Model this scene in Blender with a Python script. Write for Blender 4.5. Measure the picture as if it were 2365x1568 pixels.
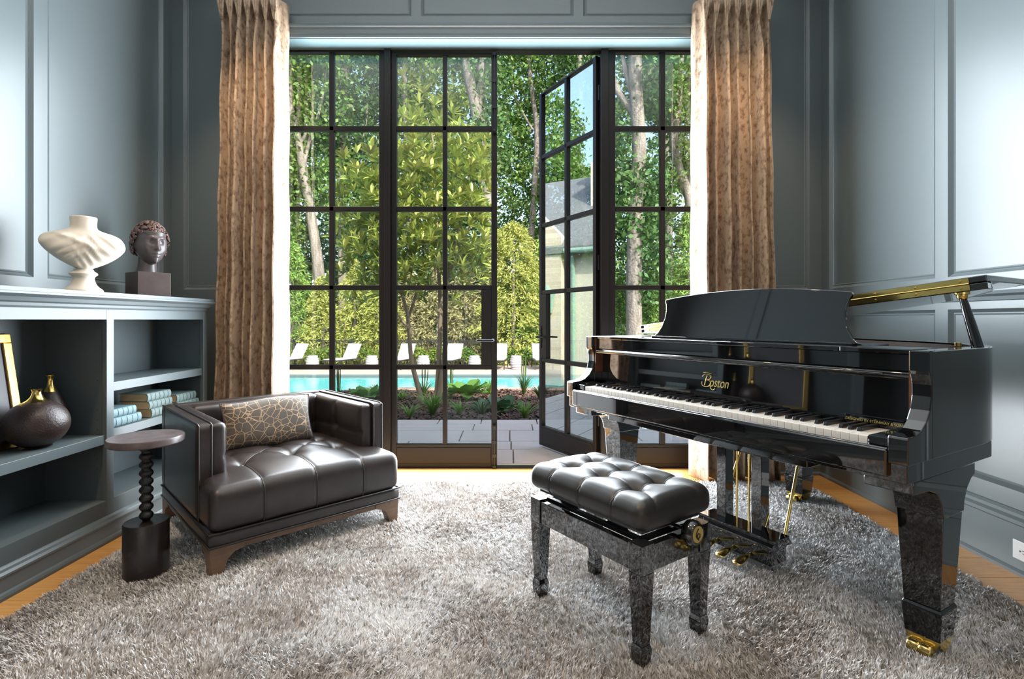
import bpy, bmesh, math, random
import numpy as np
from mathutils import Vector, Matrix

# ------------------------------------------------------------------ scene, camera, light
for o in list(bpy.data.objects):
    bpy.data.objects.remove(o, do_unlink=True)
scene = bpy.context.scene
COL = scene.collection
PI = math.pi
F, H, CX, CY = 1205.0, 1.08, 1180.0, 738.0        # focal length in px, eye height, vanishing point (2365x1568)

cam_d = bpy.data.cameras.new('camera')
cam = bpy.data.objects.new('camera', cam_d)
COL.objects.link(cam)
cam.location = (0, 0, H)
cam.rotation_euler = (PI / 2, 0, 0)
cam_d.sensor_width = 36.0
cam_d.lens = 36.0 * F / 2365.0
cam_d.shift_x = (1182.5 - CX) / 2365.0
cam_d.shift_y = -(784.0 - CY) / 2365.0
cam_d.clip_start = 0.05
cam_d.clip_end = 300
scene.camera = cam

scene.view_settings.view_transform = 'Standard'
scene.view_settings.look = 'None'
scene.view_settings.gamma = 1.0
scene.view_settings.exposure = 0.20
scene.view_settings.use_curve_mapping = False

cy_ = scene.cycles
cy_.max_bounces = 5
cy_.diffuse_bounces = 2
cy_.glossy_bounces = 3
cy_.transmission_bounces = 4
cy_.transparent_max_bounces = 12
cy_.caustics_reflective = False
cy_.caustics_refractive = False
cy_.use_adaptive_sampling = True
cy_.adaptive_threshold = 0.06

SUN_DIR = Vector((0.42, -0.70, 0.66)).normalized()  # towards the sun: behind the house, to the right
world = bpy.data.worlds.new('sky')
scene.world = world
world.use_nodes = True
wn = world.node_tree
wn.nodes.clear()
w_out = wn.nodes.new('ShaderNodeOutputWorld')
w_bg = wn.nodes.new('ShaderNodeBackground')
w_sky = wn.nodes.new('ShaderNodeTexSky')
w_sky.sky_type = 'NISHITA'
w_sky.sun_disc = False
w_sky.sun_elevation = math.asin(SUN_DIR.z)
w_sky.sun_rotation = math.atan2(SUN_DIR.x, SUN_DIR.y)
w_sky.dust_density = 3.0
w_bg.inputs['Strength'].default_value = 0.50
wn.links.new(w_sky.outputs['Color'], w_bg.inputs['Color'])
wn.links.new(w_bg.outputs['Background'], w_out.inputs['Surface'])

def lamp(name, kind, loc, aim, power, color, size=None, size_y=None, spot=None, blend=0.5, spread=None):
    d = bpy.data.lights.new(name, kind)
    d.energy = power
    d.color = color
    if kind == 'AREA':
        d.shape = 'RECTANGLE' if size_y else 'DISK'
        d.size = size
        if size_y:
            d.size_y = size_y
        if spread:
            d.spread = spread
    elif kind == 'SPOT':
        d.spot_size = spot
        d.spot_blend = blend
        d.shadow_soft_size = size
    elif kind == 'SUN':
        d.angle = size
    o = bpy.data.objects.new(name, d)
    COL.objects.link(o)
    o.location = loc
    o.rotation_euler = Vector(aim).to_track_quat('-Z', 'Y').to_euler()
    return o

lamp('sun', 'SUN', (20, -30, 30), -SUN_DIR, 5.8, (1.0, 0.93, 0.80), size=0.012)
# daylight entering by the big window wall (at the glass, facing in)
lamp('window_daylight', 'AREA', (-0.13, 3.768, 1.50), (0, -1, 0), 390, (0.86, 0.94, 1.0), size=2.72, size_y=2.90)
# added fill light behind the camera; the rear wall has no opening
lamp('rear_fill', 'AREA', (0.1, -2.7, 1.7), (0, 1, 0.0), 14, (1.0, 0.95, 0.88), size=3.2, size_y=2.4)

# ------------------------------------------------------------------ helpers
random.seed(7)
RNG = np.random.default_rng(11)

def px(x, y, Y):
    """world X, Z of image pixel (x, y) at distance Y"""
    return (x - CX) / F * Y, H - (y - CY) / F * Y

def link(o, parent=None):
    COL.objects.link(o)
    if parent is not None:
        o.parent = parent
    return o

def tag(o, label=None, cat=None, group=None, kind=None):
    if label: o['label'] = label
    if cat: o['category'] = cat
    if group: o['group'] = group
    if kind: o['kind'] = kind
    return o

def empty(name, loc=(0, 0, 0), rz=0.0, label=None, cat=None, group=None, kind=None):
    o = bpy.data.objects.new(name, None)
    o.empty_display_size = 0.1
    COL.objects.link(o)
    o.location = loc
    o.rotation_euler = (0, 0, rz)
    return tag(o, label, cat, group, kind)

def np_mesh(name, verts, quads=None, tris=None, smooth=False):
    me = bpy.data.meshes.new(name)
    verts = np.asarray(verts, dtype=np.float32).reshape(-1, 3)
    me.vertices.add(len(verts))
    me.vertices.foreach_set('co', verts.ravel())
    nq = 0 if quads is None else len(quads)
    nt = 0 if tris is None else len(tris)
    loops = []
    if nq: loops.append(np.asarray(quads, dtype=np.int32).ravel())
    if nt: loops.append(np.asarray(tris, dtype=np.int32).ravel())
    loops = np.concatenate(loops)
    me.loops.add(len(loops))
    me.loops.foreach_set('vertex_index', loops)
    me.polygons.add(nq + nt)
    starts = np.concatenate([np.arange(nq) * 4, nq * 4 + np.arange(nt) * 3]).astype(np.int32)
    me.polygons.foreach_set('loop_start', starts)
    if smooth:
        me.polygons.foreach_set('use_smooth', np.ones(nq + nt, dtype=bool))
    me.update(calc_edges=True)
    me.validate()
    return me

class MB:
    """collects shapes that become ONE mesh"""
    def __init__(self):
        self.v = []
        self.f = []
    def add(self, verts, faces, M=None):
        b = len(self.v)
        for p in verts:
            p = Vector(p)
            if M is not None:
                p = M @ p
            self.v.append((p.x, p.y, p.z))
        self.f += [tuple(i + b for i in f) for f in faces]
        return self
    def box(self, x0, x1, y0, y1, z0, z1, M=None):
        vs = [(x0, y0, z0), (x1, y0, z0), (x1, y1, z0), (x0, y1, z0), (x0, y0, z1), (x1, y0, z1), (x1, y1, z1), (x0, y1, z1)]
        return self.add(vs, [(0, 3, 2, 1), (4, 5, 6, 7), (0, 1, 5, 4), (1, 2, 6, 5), (2, 3, 7, 6), (3, 0, 4, 7)], M)
    def frustum(self, a, za, b, zb, M=None):
        """a, b = (x0,x1,y0,y1) rects at heights za, zb"""
        vs = [(a[0], a[2], za), (a[1], a[2], za), (a[1], a[3], za), (a[0], a[3], za),
              (b[0], b[2], zb), (b[1], b[2], zb), (b[1], b[3], zb), (b[0], b[3], zb)]
        return self.add(vs, [(0, 3, 2, 1), (4, 5, 6, 7), (0, 1, 5, 4), (1, 2, 6, 5), (2, 3, 7, 6), (3, 0, 4, 7)], M)
    def lathe(self, prof, seg=32, c=(0, 0, 0), M=None):
        vs, fs = [], []
        n = len(prof)
        for r, z in prof:
            for k in range(seg):
                a = 2 * PI * k / seg
                vs.append((c[0] + r * math.cos(a), c[1] + r * math.sin(a), c[2] + z))
        for i in range(n - 1):
            for k in range(seg):
                k2 = (k + 1) % seg
                fs.append((i * seg + k, i * seg + k2, (i + 1) * seg + k2, (i + 1) * seg + k))
        if prof[0][0] > 1e-5: fs.append(tuple(reversed(range(seg))))
        if prof[-1][0] > 1e-5: fs.append(tuple((n - 1) * seg + k for k in range(seg)))
        return self.add(vs, fs, M)
    def tube(self, pts, r, seg=10, closed=False, M=None):
        pts = [Vector(p) for p in pts]
        n = len(pts)
        rs = r if isinstance(r, (list, tuple)) else [r] * n
        vs, fs = [], []
        up = None
        for i, p in enumerate(pts):
            if closed:
                t = pts[(i + 1) % n] - pts[i - 1]
            else:
                t = pts[min(i + 1, n - 1)] - pts[max(i - 1, 0)]
            t.normalize()
            if up is None:
                up = Vector((0, 0, 1)) if abs(t.z) < 0.9 else Vector((1, 0, 0))
            a = t.cross(up); a.normalize()
            b = a.cross(t); b.normalize()
            up = b
            for k in range(seg):
                ang = 2 * PI * k / seg
                vs.append(p + (a * math.cos(ang) + b * math.sin(ang)) * rs[i])
        m = n if closed else n - 1
        for i in range(m):
            j = (i + 1) % n
            for k in range(seg):
                k2 = (k + 1) % seg
                fs.append((i * seg + k, j * seg + k, j * seg + k2, i * seg + k2))
        if not closed:
            fs.append(tuple(range(seg)))
            fs.append(tuple(reversed([(n - 1) * seg + k for k in range(seg)])))
        return self.add(vs, fs, M)
    def prism(self, poly, d0, d1, axis='z', M=None):
        """poly: 2D outline; axis z:(x,y) extruded z; x:(y,z) extruded x; y:(x,z) extruded y"""
        n = len(poly)
        def P(p, d):
            return (p[0], p[1], d) if axis == 'z' else ((d, p[0], p[1]) if axis == 'x' else (p[0], d, p[1]))
        vs = [P(p, d0) for p in poly] + [P(p, d1) for p in poly]
        fs = [tuple(reversed(range(n))), tuple(range(n, 2 * n))]
        for i in range(n):
            j = (i + 1) % n
            fs.append((i, j, n + j, n + i))
        return self.add(vs, fs, M)
    def build(self, name, mat, parent=None, bevel=0.0, smooth=None, seg=2, kind=None):
        me = bpy.data.meshes.new(name)
        me.from_pydata(self.v, [], self.f)
        bm = bmesh.new(); bm.from_mesh(me)
        bmesh.ops.recalc_face_normals(bm, faces=bm.faces)
        bm.to_mesh(me); bm.free()
        if smooth:
            me.polygons.foreach_set('use_smooth', [True] * len(me.polygons))
            me.set_sharp_from_angle(angle=math.radians(smooth))
        me.materials.append(mat)
        o = bpy.data.objects.new(name, me)
        link(o, parent)
        if bevel:
            m = o.modifiers.new('bevel', 'BEVEL')
            m.width = bevel; m.segments = seg; m.limit_method = 'ANGLE'; m.angle_limit = math.radians(35)
        if kind: o['kind'] = kind
        return o

def mesh_obj(name, me, mat, parent=None, kind=None):
    if mat is not None and not me.materials:
        me.materials.append(mat)
    o = bpy.data.objects.new(name, me)
    link(o, parent)
    if kind: o['kind'] = kind
    return o

def grid_faces(nu, nv, wrap_u=False):
    f = []
    for i in range(nu if wrap_u else nu - 1):
        i2 = (i + 1) % nu
        for j in range(nv - 1):
            f.append((i * nv + j, i2 * nv + j, i2 * nv + j + 1, i * nv + j + 1))
    return f

def rounded_box(sx, sy, sz, r, n=(40, 24, 8)):
    """closed box surface of size (sx,sy,sz) centred at the origin, edges rounded by r, tessellated; verts, quads"""
    verts = {}
    vl, fl = [], []
    h = np.array([sx, sy, sz]) / 2
    def vid(p):
        k = tuple(np.round(p, 6))
        if k not in verts:
            verts[k] = len(vl); vl.append(p)
        return verts[k]
    for ax in range(3):
        a, b = [(1, 2), (2, 0), (0, 1)][ax]
        na, nb = n[a], n[b]
        for s in (-1, 1):
            for i in range(na):
                for j in range(nb):
                    q = []
                    for (di, dj) in ((0, 0), (1, 0), (1, 1), (0, 1)):
                        p = np.zeros(3)
                        p[ax] = s * h[ax]
                        p[a] = -h[a] + 2 * h[a] * (i + di) / na
                        p[b] = -h[b] + 2 * h[b] * (j + dj) / nb
                        q.append(vid(p))
                    fl.append(tuple(q) if s > 0 else tuple(reversed(q)))
    V = np.array(vl)
    inner = np.maximum(h - r, 1e-4)
    C = np.clip(V, -inner, inner)
    D = V - C
    L = np.linalg.norm(D, axis=1, keepdims=True)
    out = np.where(L > 1e-7, C + D / np.maximum(L, 1e-7) * r, V)
    return out, fl, V / h

def tufted(sx, sy, sz, r, n, buttons, seams, crown=0.02, depth=0.03, sig=0.035, sdep=0.008, ssig=0.008):
    """rounded box whose +Z face is buttoned"""
    V, fl, U = rounded_box(sx, sy, sz, r, n)
    x, y, z = V[:, 0].copy(), V[:, 1].copy(), V[:, 2].copy()
    top = np.clip((U[:, 2] + 0.2) / 1.2, 0, 1)
    dz = crown * np.clip(1 - (2 * x / sx) ** 2, 0, 1) ** 0.6 * np.clip(1 - (2 * y / sy) ** 2, 0, 1) ** 0.6
    for bx, by in buttons:
        d2 = (x - bx) ** 2 + (y - by) ** 2
        dz -= depth * np.exp(-np.sqrt(d2) / sig)
    for (ax, ay, bx, by) in seams:
        L2 = (bx - ax) ** 2 + (by - ay) ** 2
        t = np.clip(((x - ax) * (bx - ax) + (y - ay) * (by - ay)) / L2, 0, 1)
        d = np.hypot(x - (ax + t * (bx - ax)), y - (ay + t * (by - ay)))
        dz -= sdep * np.exp(-(d / ssig) ** 2) + sdep * 0.8 * np.exp(-(d / (ssig * 4)) ** 2)
    V[:, 2] += dz * top
    # seams that reach an edge also groove the side
    return V, fl

def poly_obj(name, V, fl, mat, parent=None, smooth=True, M=None):
    if M is not None:
        V = np.array([tuple(M @ Vector(p)) for p in V])
    me = bpy.data.meshes.new(name)
    me.from_pydata([tuple(p) for p in V], [], [tuple(f) for f in fl])
    if smooth:
        me.polygons.foreach_set('use_smooth', [True] * len(me.polygons))
    me.materials.append(mat)
    return link(bpy.data.objects.new(name, me), parent)

def copy_tree(o, parent=None):
    c = o.copy()
    COL.objects.link(c)
    c.parent = parent
    for ch in list(o.children):
        copy_tree(ch, c)
    return c

def share(o, loc=None, parent='same'):
    """a repeat of one piece, sharing its mesh"""
    c = o.copy()
    COL.objects.link(c)
    if loc is not None: c.location = loc
    if parent != 'same': c.parent = parent
    return c

def text_part(body, size, mat, parent, M, shear=0.0, extrude=0.0006, name='lettering', spacing=1.0):
    cu = bpy.data.curves.new(name, 'FONT')
    cu.body = body; cu.size = size; cu.extrude = extrude; cu.shear = shear
    cu.align_x = 'CENTER'; cu.space_character = spacing
    t = bpy.data.objects.new(name, cu)
    COL.objects.link(t)
    dg = bpy.context.evaluated_depsgraph_get()
    me = bpy.data.meshes.new_from_object(t.evaluated_get(dg))
    bpy.data.objects.remove(t, do_unlink=True)
    me.materials.clear(); me.materials.append(mat)
    o = link(bpy.data.objects.new(name, me), parent)
    o.matrix_local = M
    return o

# ------------------------------------------------------------------ materials
MATS = {}
def mat(name, col=(0.5, 0.5, 0.5), rough=0.5, metal=0.0, spec=0.5, coat=0.0, coat_r=0.05, sheen=0.0,
        noise=None, bump=None, col2=None, island=None, trans=0.0):
    """noise=(scale, stretch xyz, lo, hi) mixes col->col2; bump=(scale, strength, distance); island = per-piece value jitter"""
    m = bpy.data.materials.new(name)
    m.use_nodes = True
    nt = m.node_tree
    b = nt.nodes['Principled BSDF']
    b.inputs['Base Color'].default_value = (*col, 1)
    b.inputs['Roughness'].default_value = rough
    b.inputs['Metallic'].default_value = metal
    b.inputs['Specular IOR Level'].default_value = spec
    b.inputs['Coat Weight'].default_value = coat
    b.inputs['Coat Roughness'].default_value = coat_r
    b.inputs['Sheen Weight'].default_value = sheen
    if sheen:
        b.inputs['Sheen Roughness'].default_value = 0.4
    src = None
    tc = nt.nodes.new('ShaderNodeTexCoord')
    if noise:
        mp = nt.nodes.new('ShaderNodeMapping')
        mp.inputs['Scale'].default_value = noise[1]
        nt.links.new(tc.outputs['Object'], mp.inputs['Vector'])
        nz = nt.nodes.new('ShaderNodeTexNoise')
        nz.inputs['Scale'].default_value = noise[0]
        nz.inputs['Detail'].default_value = 6
        nz.inputs['Roughness'].default_value = 0.62
        nt.links.new(mp.outputs['Vector'], nz.inputs['Vector'])
        rp = nt.nodes.new('ShaderNodeValToRGB')
        rp.color_ramp.elements[0].position = noise[2]
        rp.color_ramp.elements[1].position = noise[3]
        rp.color_ramp.elements[0].color = (*col, 1)
        rp.color_ramp.elements[1].color = (*(col2 or col), 1)
        nt.links.new(nz.outputs['Fac'], rp.inputs['Fac'])
        src = rp.outputs['Color']
    if island:
        gm = nt.nodes.new('ShaderNodeNewGeometry')
        mr = nt.nodes.new('ShaderNodeMapRange')
        mr.inputs['To Min'].default_value = 1 - island
        mr.inputs['To Max'].default_value = 1 + island
        nt.links.new(gm.outputs['Random Per Island'], mr.inputs['Value'])
        hs = nt.nodes.new('ShaderNodeHueSaturation')
        hs.inputs['Color'].default_value = (*col, 1)
        if src: nt.links.new(src, hs.inputs['Color'])
        nt.links.new(mr.outputs['Result'], hs.inputs['Value'])
        mr2 = nt.nodes.new('ShaderNodeMapRange')
        mr2.inputs['To Min'].default_value = 0.5 - island * 0.06
        mr2.inputs['To Max'].default_value = 0.5 + island * 0.06
        fr = nt.nodes.new('ShaderNodeMath'); fr.operation = 'FRACT'
        mu = nt.nodes.new('ShaderNodeMath'); mu.operation = 'MULTIPLY'; mu.inputs[1].default_value = 17.3
        nt.links.new(gm.outputs['Random Per Island'], mu.inputs[0])
        nt.links.new(mu.outputs[0], fr.inputs[0])
        nt.links.new(fr.outputs[0], mr2.inputs['Value'])
        nt.links.new(mr2.outputs['Result'], hs.inputs['Hue'])
        src = hs.outputs['Color']
    if src:
        nt.links.new(src, b.inputs['Base Color'])
    if bump:
        nb = nt.nodes.new('ShaderNodeTexNoise')
        nb.inputs['Scale'].default_value = bump[0]
        nb.inputs['Detail'].default_value = 5
        nt.links.new(tc.outputs['Object'], nb.inputs['Vector'])
        bp = nt.nodes.new('ShaderNodeBump')
        bp.inputs['Strength'].default_value = bump[1]
        bp.inputs['Distance'].default_value = bump[2]
        nt.links.new(nb.outputs['Fac'], bp.inputs['Height'])
        nt.links.new(bp.outputs['Normal'], b.inputs['Normal'])
    if trans:
        tr = nt.nodes.new('ShaderNodeBsdfTranslucent')
        if src: nt.links.new(src, tr.inputs['Color'])
        else: tr.inputs['Color'].default_value = (*col, 1)
        mx = nt.nodes.new('ShaderNodeMixShader')
        mx.inputs['Fac'].default_value = trans
        out = nt.nodes['Material Output']
        nt.links.new(b.outputs['BSDF'], mx.inputs[1])
        nt.links.new(tr.outputs['BSDF'], mx.inputs[2])
        nt.links.new(mx.outputs['Shader'], out.inputs['Surface'])
    MATS[name] = m
    return m

def glass_mat():
    m = bpy.data.materials.new('pane_glass')
    m.use_nodes = True
    nt = m.node_tree
    nt.nodes.clear()
    out = nt.nodes.new('ShaderNodeOutputMaterial')
    tr = nt.nodes.new('ShaderNodeBsdfTransparent'); tr.inputs['Color'].default_value = (0.95, 0.97, 0.96, 1)
    gl = nt.nodes.new('ShaderNodeBsdfGlossy'); gl.inputs['Roughness'].default_value = 0.0
    gl.inputs['Color'].default_value = (0.9, 0.97, 0.95, 1)
    fr = nt.nodes.new('ShaderNodeLayerWeight'); fr.inputs['Blend'].default_value = 0.5
    sq = nt.nodes.new('ShaderNodeMath'); sq.operation = 'POWER'; sq.inputs[1].default_value = 2.0
    nt.links.new(fr.outputs['Facing'], sq.inputs[0])
    mr = nt.nodes.new('ShaderNodeMath'); mr.operation = 'MULTIPLY_ADD'; mr.inputs[1].default_value = 3.2; mr.inputs[2].default_value = 0.008
    mr.use_clamp = True
    nt.links.new(sq.outputs[0], mr.inputs[0])
    mx = nt.nodes.new('ShaderNodeMixShader')
    nt.links.new(mr.outputs[0], mx.inputs['Fac'])
    nt.links.new(tr.outputs['BSDF'], mx.inputs[1])
    nt.links.new(gl.outputs['BSDF'], mx.inputs[2])
    nt.links.new(mx.outputs['Shader'], out.inputs['Surface'])
    return m

TEAL = (0.128, 0.158, 0.168)
m_wall = mat('wall_paint', TEAL, rough=0.37, spec=0.7, coat=0.15, coat_r=0.30, bump=(260, 0.05, 0.001))
m_case = mat('case_paint', (0.104, 0.128, 0.136), rough=0.40, spec=0.5)
m_ceil = mat('ceiling_paint', (0.62, 0.62, 0.60), rough=0.8)
m_bronze = mat('dark_bronze', (0.012, 0.0095, 0.009), rough=0.42, spec=0.35)
m_glass = glass_mat()
m_black = mat('black_lacquer', (0.004, 0.004, 0.0045), rough=0.035, spec=0.6, coat=1.0, coat_r=0.02)
m_blacks = mat('black_satin', (0.008, 0.008, 0.009), rough=0.3)
m_brass = mat('polished_brass', (0.83, 0.60, 0.20), rough=0.18, metal=1.0)
m_gold = mat('gold_leaf', (0.78, 0.52, 0.16), rough=0.32, metal=1.0, bump=(180, 0.25, 0.002))
m_goldp = mat('gold_print', (0.85, 0.66, 0.22), rough=0.3, metal=0.7)
m_ivory = mat('ivory_key', (0.80, 0.76, 0.70), rough=0.22)
m_ebony = mat('ebony_key', (0.012, 0.012, 0.014), rough=0.28)
m_mahog = mat('mahogany_inner', (0.10, 0.035, 0.015), rough=0.35, noise=(6, (1, 1, 8), 0.35, 0.65), col2=(0.17, 0.06, 0.025))
m_plate = mat('iron_plate', (0.45, 0.28, 0.08), rough=0.35, metal=0.8)
m_leather = mat('brown_leather', (0.017, 0.0125, 0.012), rough=0.37, spec=0.55, noise=(9, (1, 1, 1), 0.35, 0.7), col2=(0.032, 0.023, 0.021), bump=(120, 0.12, 0.002))
m_leathb = mat('black_leather', (0.020, 0.019, 0.019), rough=0.38, spec=0.55, bump=(420, 0.12, 0.0006))
m_pipe = mat('leather_piping', (0.016, 0.012, 0.011), rough=0.4)
m_walnut = mat('walnut', (0.135, 0.075, 0.045), rough=0.42, noise=(5, (2, 2, 14), 0.3, 0.7), col2=(0.21, 0.125, 0.075))
m_floor = mat('oak_floor', (0.50, 0.245, 0.062), rough=0.30, noise=(5.0, (1.2, 14, 3), 0.28, 0.72), col2=(0.68, 0.385, 0.12), island=0.10)
m_curt = mat('crushed_velvet', (0.54, 0.385, 0.26), rough=0.66, sheen=0.35, noise=(36.0, (1.0, 1.0, 0.62), 0.47, 0.67), col2=(0.19, 0.105, 0.062), bump=(70, 0.15, 0.004))
m_rugb = mat('rug_backing', (0.33, 0.30, 0.27), rough=0.95)
m_marbw = mat('white_marble', (0.80, 0.70, 0.58), rough=0.42, noise=(8, (1, 1, 1), 0.3, 0.7), col2=(0.86, 0.78, 0.68))
m_marbd = mat('dark_marble', (0.021, 0.015, 0.014), rough=0.30, noise=(16, (1, 1, 1), 0.60, 0.80), col2=(0.075, 0.058, 0.052))
m_marbt = mat('taupe_stone', (0.100, 0.078, 0.080), rough=0.32, noise=(22, (1, 1, 1), 0.45, 0.75), col2=(0.155, 0.125, 0.125))
m_wooddk = mat('blackened_wood', (0.012, 0.010, 0.010), rough=0.35)
m_bronzeh = mat('dark_bronze_cast', (0.080, 0.066, 0.068), rough=0.34, spec=0.6, noise=(14, (1, 1, 1), 0.35, 0.7), col2=(0.12, 0.098, 0.098))
m_bronzec = mat('coppery_curls', (0.075, 0.056, 0.056), rough=0.36, spec=0.6, noise=(45, (1, 1, 1), 0.40, 0.62), col2=(0.24, 0.13, 0.105))
m_plinth = mat('brown_plinth', (0.055, 0.038, 0.035), rough=0.36, noise=(7, (1, 1, 1), 0.35, 0.7), col2=(0.085, 0.062, 0.058))
m_vase = mat('brown_ceramic', (0.032, 0.020, 0.018), rough=0.36, bump=(130, 0.5, 0.004))
m_art = mat('print_paper', (0.10, 0.10, 0.11), rough=0.45, noise=(3, (1, 1, 1), 0.3, 0.7), col2=(0.14, 0.135, 0.145))
m_bookc = mat('blue_book_cloth', (0.14, 0.24, 0.27), rough=0.55, bump=(300, 0.3, 0.001))
m_bookg = mat('grey_green_book_cloth', (0.13, 0.185, 0.18), rough=0.55, bump=(300, 0.3, 0.001))
m_bookd = mat('spine_band', (0.03, 0.05, 0.06), rough=0.5)
m_pages = mat('book_pages', (0.66, 0.50, 0.31), rough=0.8, noise=(60, (0.3, 0.3, 6), 0.4, 0.6), col2=(0.56, 0.41, 0.25))
m_white = mat('white_plastic', (0.78, 0.78, 0.77), rough=0.4)
m_slot = mat('outlet_slot', (0.03, 0.03, 0.03), rough=0.6)
m_steel = mat('dark_steel', (0.03, 0.03, 0.032), rough=0.3, metal=0.7)
m_lamp = mat('downlight_trim', (0.75, 0.74, 0.72), rough=0.5)

def pillow_mat():
    m = bpy.data.materials.new('pillow_fabric')
    m.use_nodes = True
    nt = m.node_tree
    b = nt.nodes['Principled BSDF']
    tc = nt.nodes.new('ShaderNodeTexCoord')
    mp = nt.nodes.new('ShaderNodeMapping'); mp.inputs['Scale'].default_value = (21, 0.0, 21)
    nt.links.new(tc.outputs['Object'], mp.inputs['Vector'])
    lines = []
    for sc_, th, off in ((1.0, 0.019, 0.0), (0.66, 0.0125, 3.7)):
        v = nt.nodes.new('ShaderNodeTexVoronoi')
        v.feature = 'DISTANCE_TO_EDGE'; v.voronoi_dimensions = '3D'
        v.inputs['Scale'].default_value = sc_
        ad = nt.nodes.new('ShaderNodeVectorMath'); ad.operation = 'ADD'; ad.inputs[1].default_value = (off, 0, off)
        nt.links.new(mp.outputs['Vector'], ad.inputs[0])
        nt.links.new(ad.outputs['Vector'], v.inputs['Vector'])
        lt = nt.nodes.new('ShaderNodeMath'); lt.operation = 'LESS_THAN'; lt.inputs[1].default_value = th
        nt.links.new(v.outputs['Distance'], lt.inputs[0])
        lines.append(lt)
    mx = nt.nodes.new('ShaderNodeMath'); mx.operation = 'MAXIMUM'
    nt.links.new(lines[0].outputs[0], mx.inputs[0]); nt.links.new(lines[1].outputs[0], mx.inputs[1])
    mc = nt.nodes.new('ShaderNodeMix'); mc.data_type = 'RGBA'
    mc.inputs['A'].default_value = (0.115, 0.095, 0.080, 1)
    mc.inputs['B'].default_value = (0.62, 0.44, 0.27, 1)
    nt.links.new(mx.outputs[0], mc.inputs['Factor'])
    nt.links.new(mc.outputs['Result'], b.inputs['Base Color'])
    b.inputs['Roughness'].default_value = 0.6
    b.inputs['Sheen Weight'].default_value = 0.4
    return m
m_pillow = pillow_mat()

def W(o):
    """child was modelled in world coordinates: cancel the (unrotated) parent's location"""
    o.location = -Vector(o.parent.location)
    return o

# ------------------------------------------------------------------ room shell
XL, XR, YB, YW, ZC, YREAR = -2.369, 2.169, 3.645, 3.82, 3.62, -2.9

def panel_wall(name, O, U, N, u0, u1, v0, v1, holes, t=0.15, dep=0.016, ch=0.022, off_behind=0.03):
    O, U, N = Vector(O), Vector(U), Vector(N)
    def P(u, v, h):
        return O + U * u + Vector((0, 0, v)) + N * h
    us = sorted(set([u0, u1] + [h[0] for h in holes] + [h[1] for h in holes]))
    vs = sorted(set([v0, v1] + [h[2] for h in holes] + [h[3] for h in holes]))
    mb = MB()
    for i in range(len(us) - 1):
        for j in range(len(vs) - 1):
            cu, cv = (us[i] + us[i + 1]) / 2, (vs[j] + vs[j + 1]) / 2
            hit = [h for h in holes if h[0] < cu < h[1] and h[2] < cv < h[3]]
            if not hit:
                mb.add([P(us[i], vs[j], 0), P(us[i + 1], vs[j], 0), P(us[i + 1], vs[j + 1], 0), P(us[i], vs[j + 1], 0)], [(0, 1, 2, 3)])
            if not (hit and hit[0][4] == 'open'):
                vv = [P(a, b, h) for h in (-off_behind, -t) for (a, b) in ((us[i], vs[j]), (us[i + 1], vs[j]), (us[i + 1], vs[j + 1]), (us[i], vs[j + 1]))]
                mb.add(vv, [(0, 1, 2, 3), (7, 6, 5, 4), (0, 4, 5, 1), (1, 5, 6, 2), (2, 6, 7, 3), (3, 7, 4, 0)])
    for h in holes:
        if h[4] != 'panel': continue
        a, b, c, d = h[:4]
        # ogee edge: a small flat step, then a slope into the sunk panel
        rings = [(0, 0.0), (0.004, -0.004), (ch * 0.75, -dep), (ch, -dep + 0.003), (ch + 0.006, -dep)]
        prev = None
        for ins, hh in rings:
            r = [P(a + ins, c + ins, hh), P(b - ins, c + ins, hh), P(b - ins, d - ins, hh), P(a + ins, d - ins, hh)]
            if prev:
                for k in range(4):
                    k2 = (k + 1) % 4
                    mb.add([prev[k], prev[k2], r[k2], r[k]], [(0, 1, 2, 3)])
            prev = r
    w = mb.build(name, m_wall)
    w['kind'] = 'structure'
    for h in holes:
        if h[4] != 'panel': continue
        a, b, c, d = h[0] + ch, h[1] - ch, h[2] + ch, h[3] - ch
        pm = MB()
        vv = [P(x, y, hh) for hh in (-dep, -dep - 0.01) for (x, y) in ((a, c), (b, c), (b, d), (a, d))]
        pm.add(vv, [(0, 1, 2, 3), (7, 6, 5, 4), (0, 4, 5, 1), (1, 5, 6, 2), (2, 6, 7, 3), (3, 7, 4, 0)])
        pm.build('panel', m_wall, w)
    return w

ZP0, ZP1 = 1.29, 3.42       # upper panels
ZL0, ZL1 = 0.345, 1.13      # dado panels
segs = [(2.667, 3.556), (1.66, 2.59), (0.65, 1.585), (-0.4, 0.575), (-1.45, -0.475), (-2.5, -1.525)]
hl = [(a, b, ZP0, ZP1, 'panel') for a, b in segs]
hr = [(a, b, ZP0, ZP1, 'panel') for a, b in segs] + [(a, b, ZL0, ZL1, 'panel') for a, b in segs]
panel_wall('wall_left', (XL, 0, 0), (0, 1, 0), (1, 0, 0), YREAR, YB, 0, ZC, hl)
panel_wall('wall_right', (XR, 0, 0), (0, 1, 0), (-1, 0, 0), YREAR, YB, 0, ZC, hr)
OX0, OX1, OZ = -1.70, 1.50, 3.046
hb = [(OX0, OX1, 0, OZ, 'open'),
      (-2.29, -1.86, ZP0, ZP1, 'panel'), (1.66, 2.087, ZP0, ZP1, 'panel'), (1.66, 2.087, ZL0, ZL1, 'panel'),
      (-1.74, -0.696, 3.20, 3.50, 'panel'), (-0.629, 0.439, 3.20, 3.50, 'panel'), (0.505, 1.54, 3.20, 3.50, 'panel')]
panel_wall('wall_back', (0, YB, 0), (1, 0, 0), (0, -1, 0), XL, XR, 0, ZC, hb, t=0.215)
panel_wall('wall_rear', (0, YREAR, 0), (1, 0, 0), (0, 1, 0), XL, XR, 0, ZC, [(-2.2, 2.0, 0.345, ZP1, 'panel')])
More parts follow.
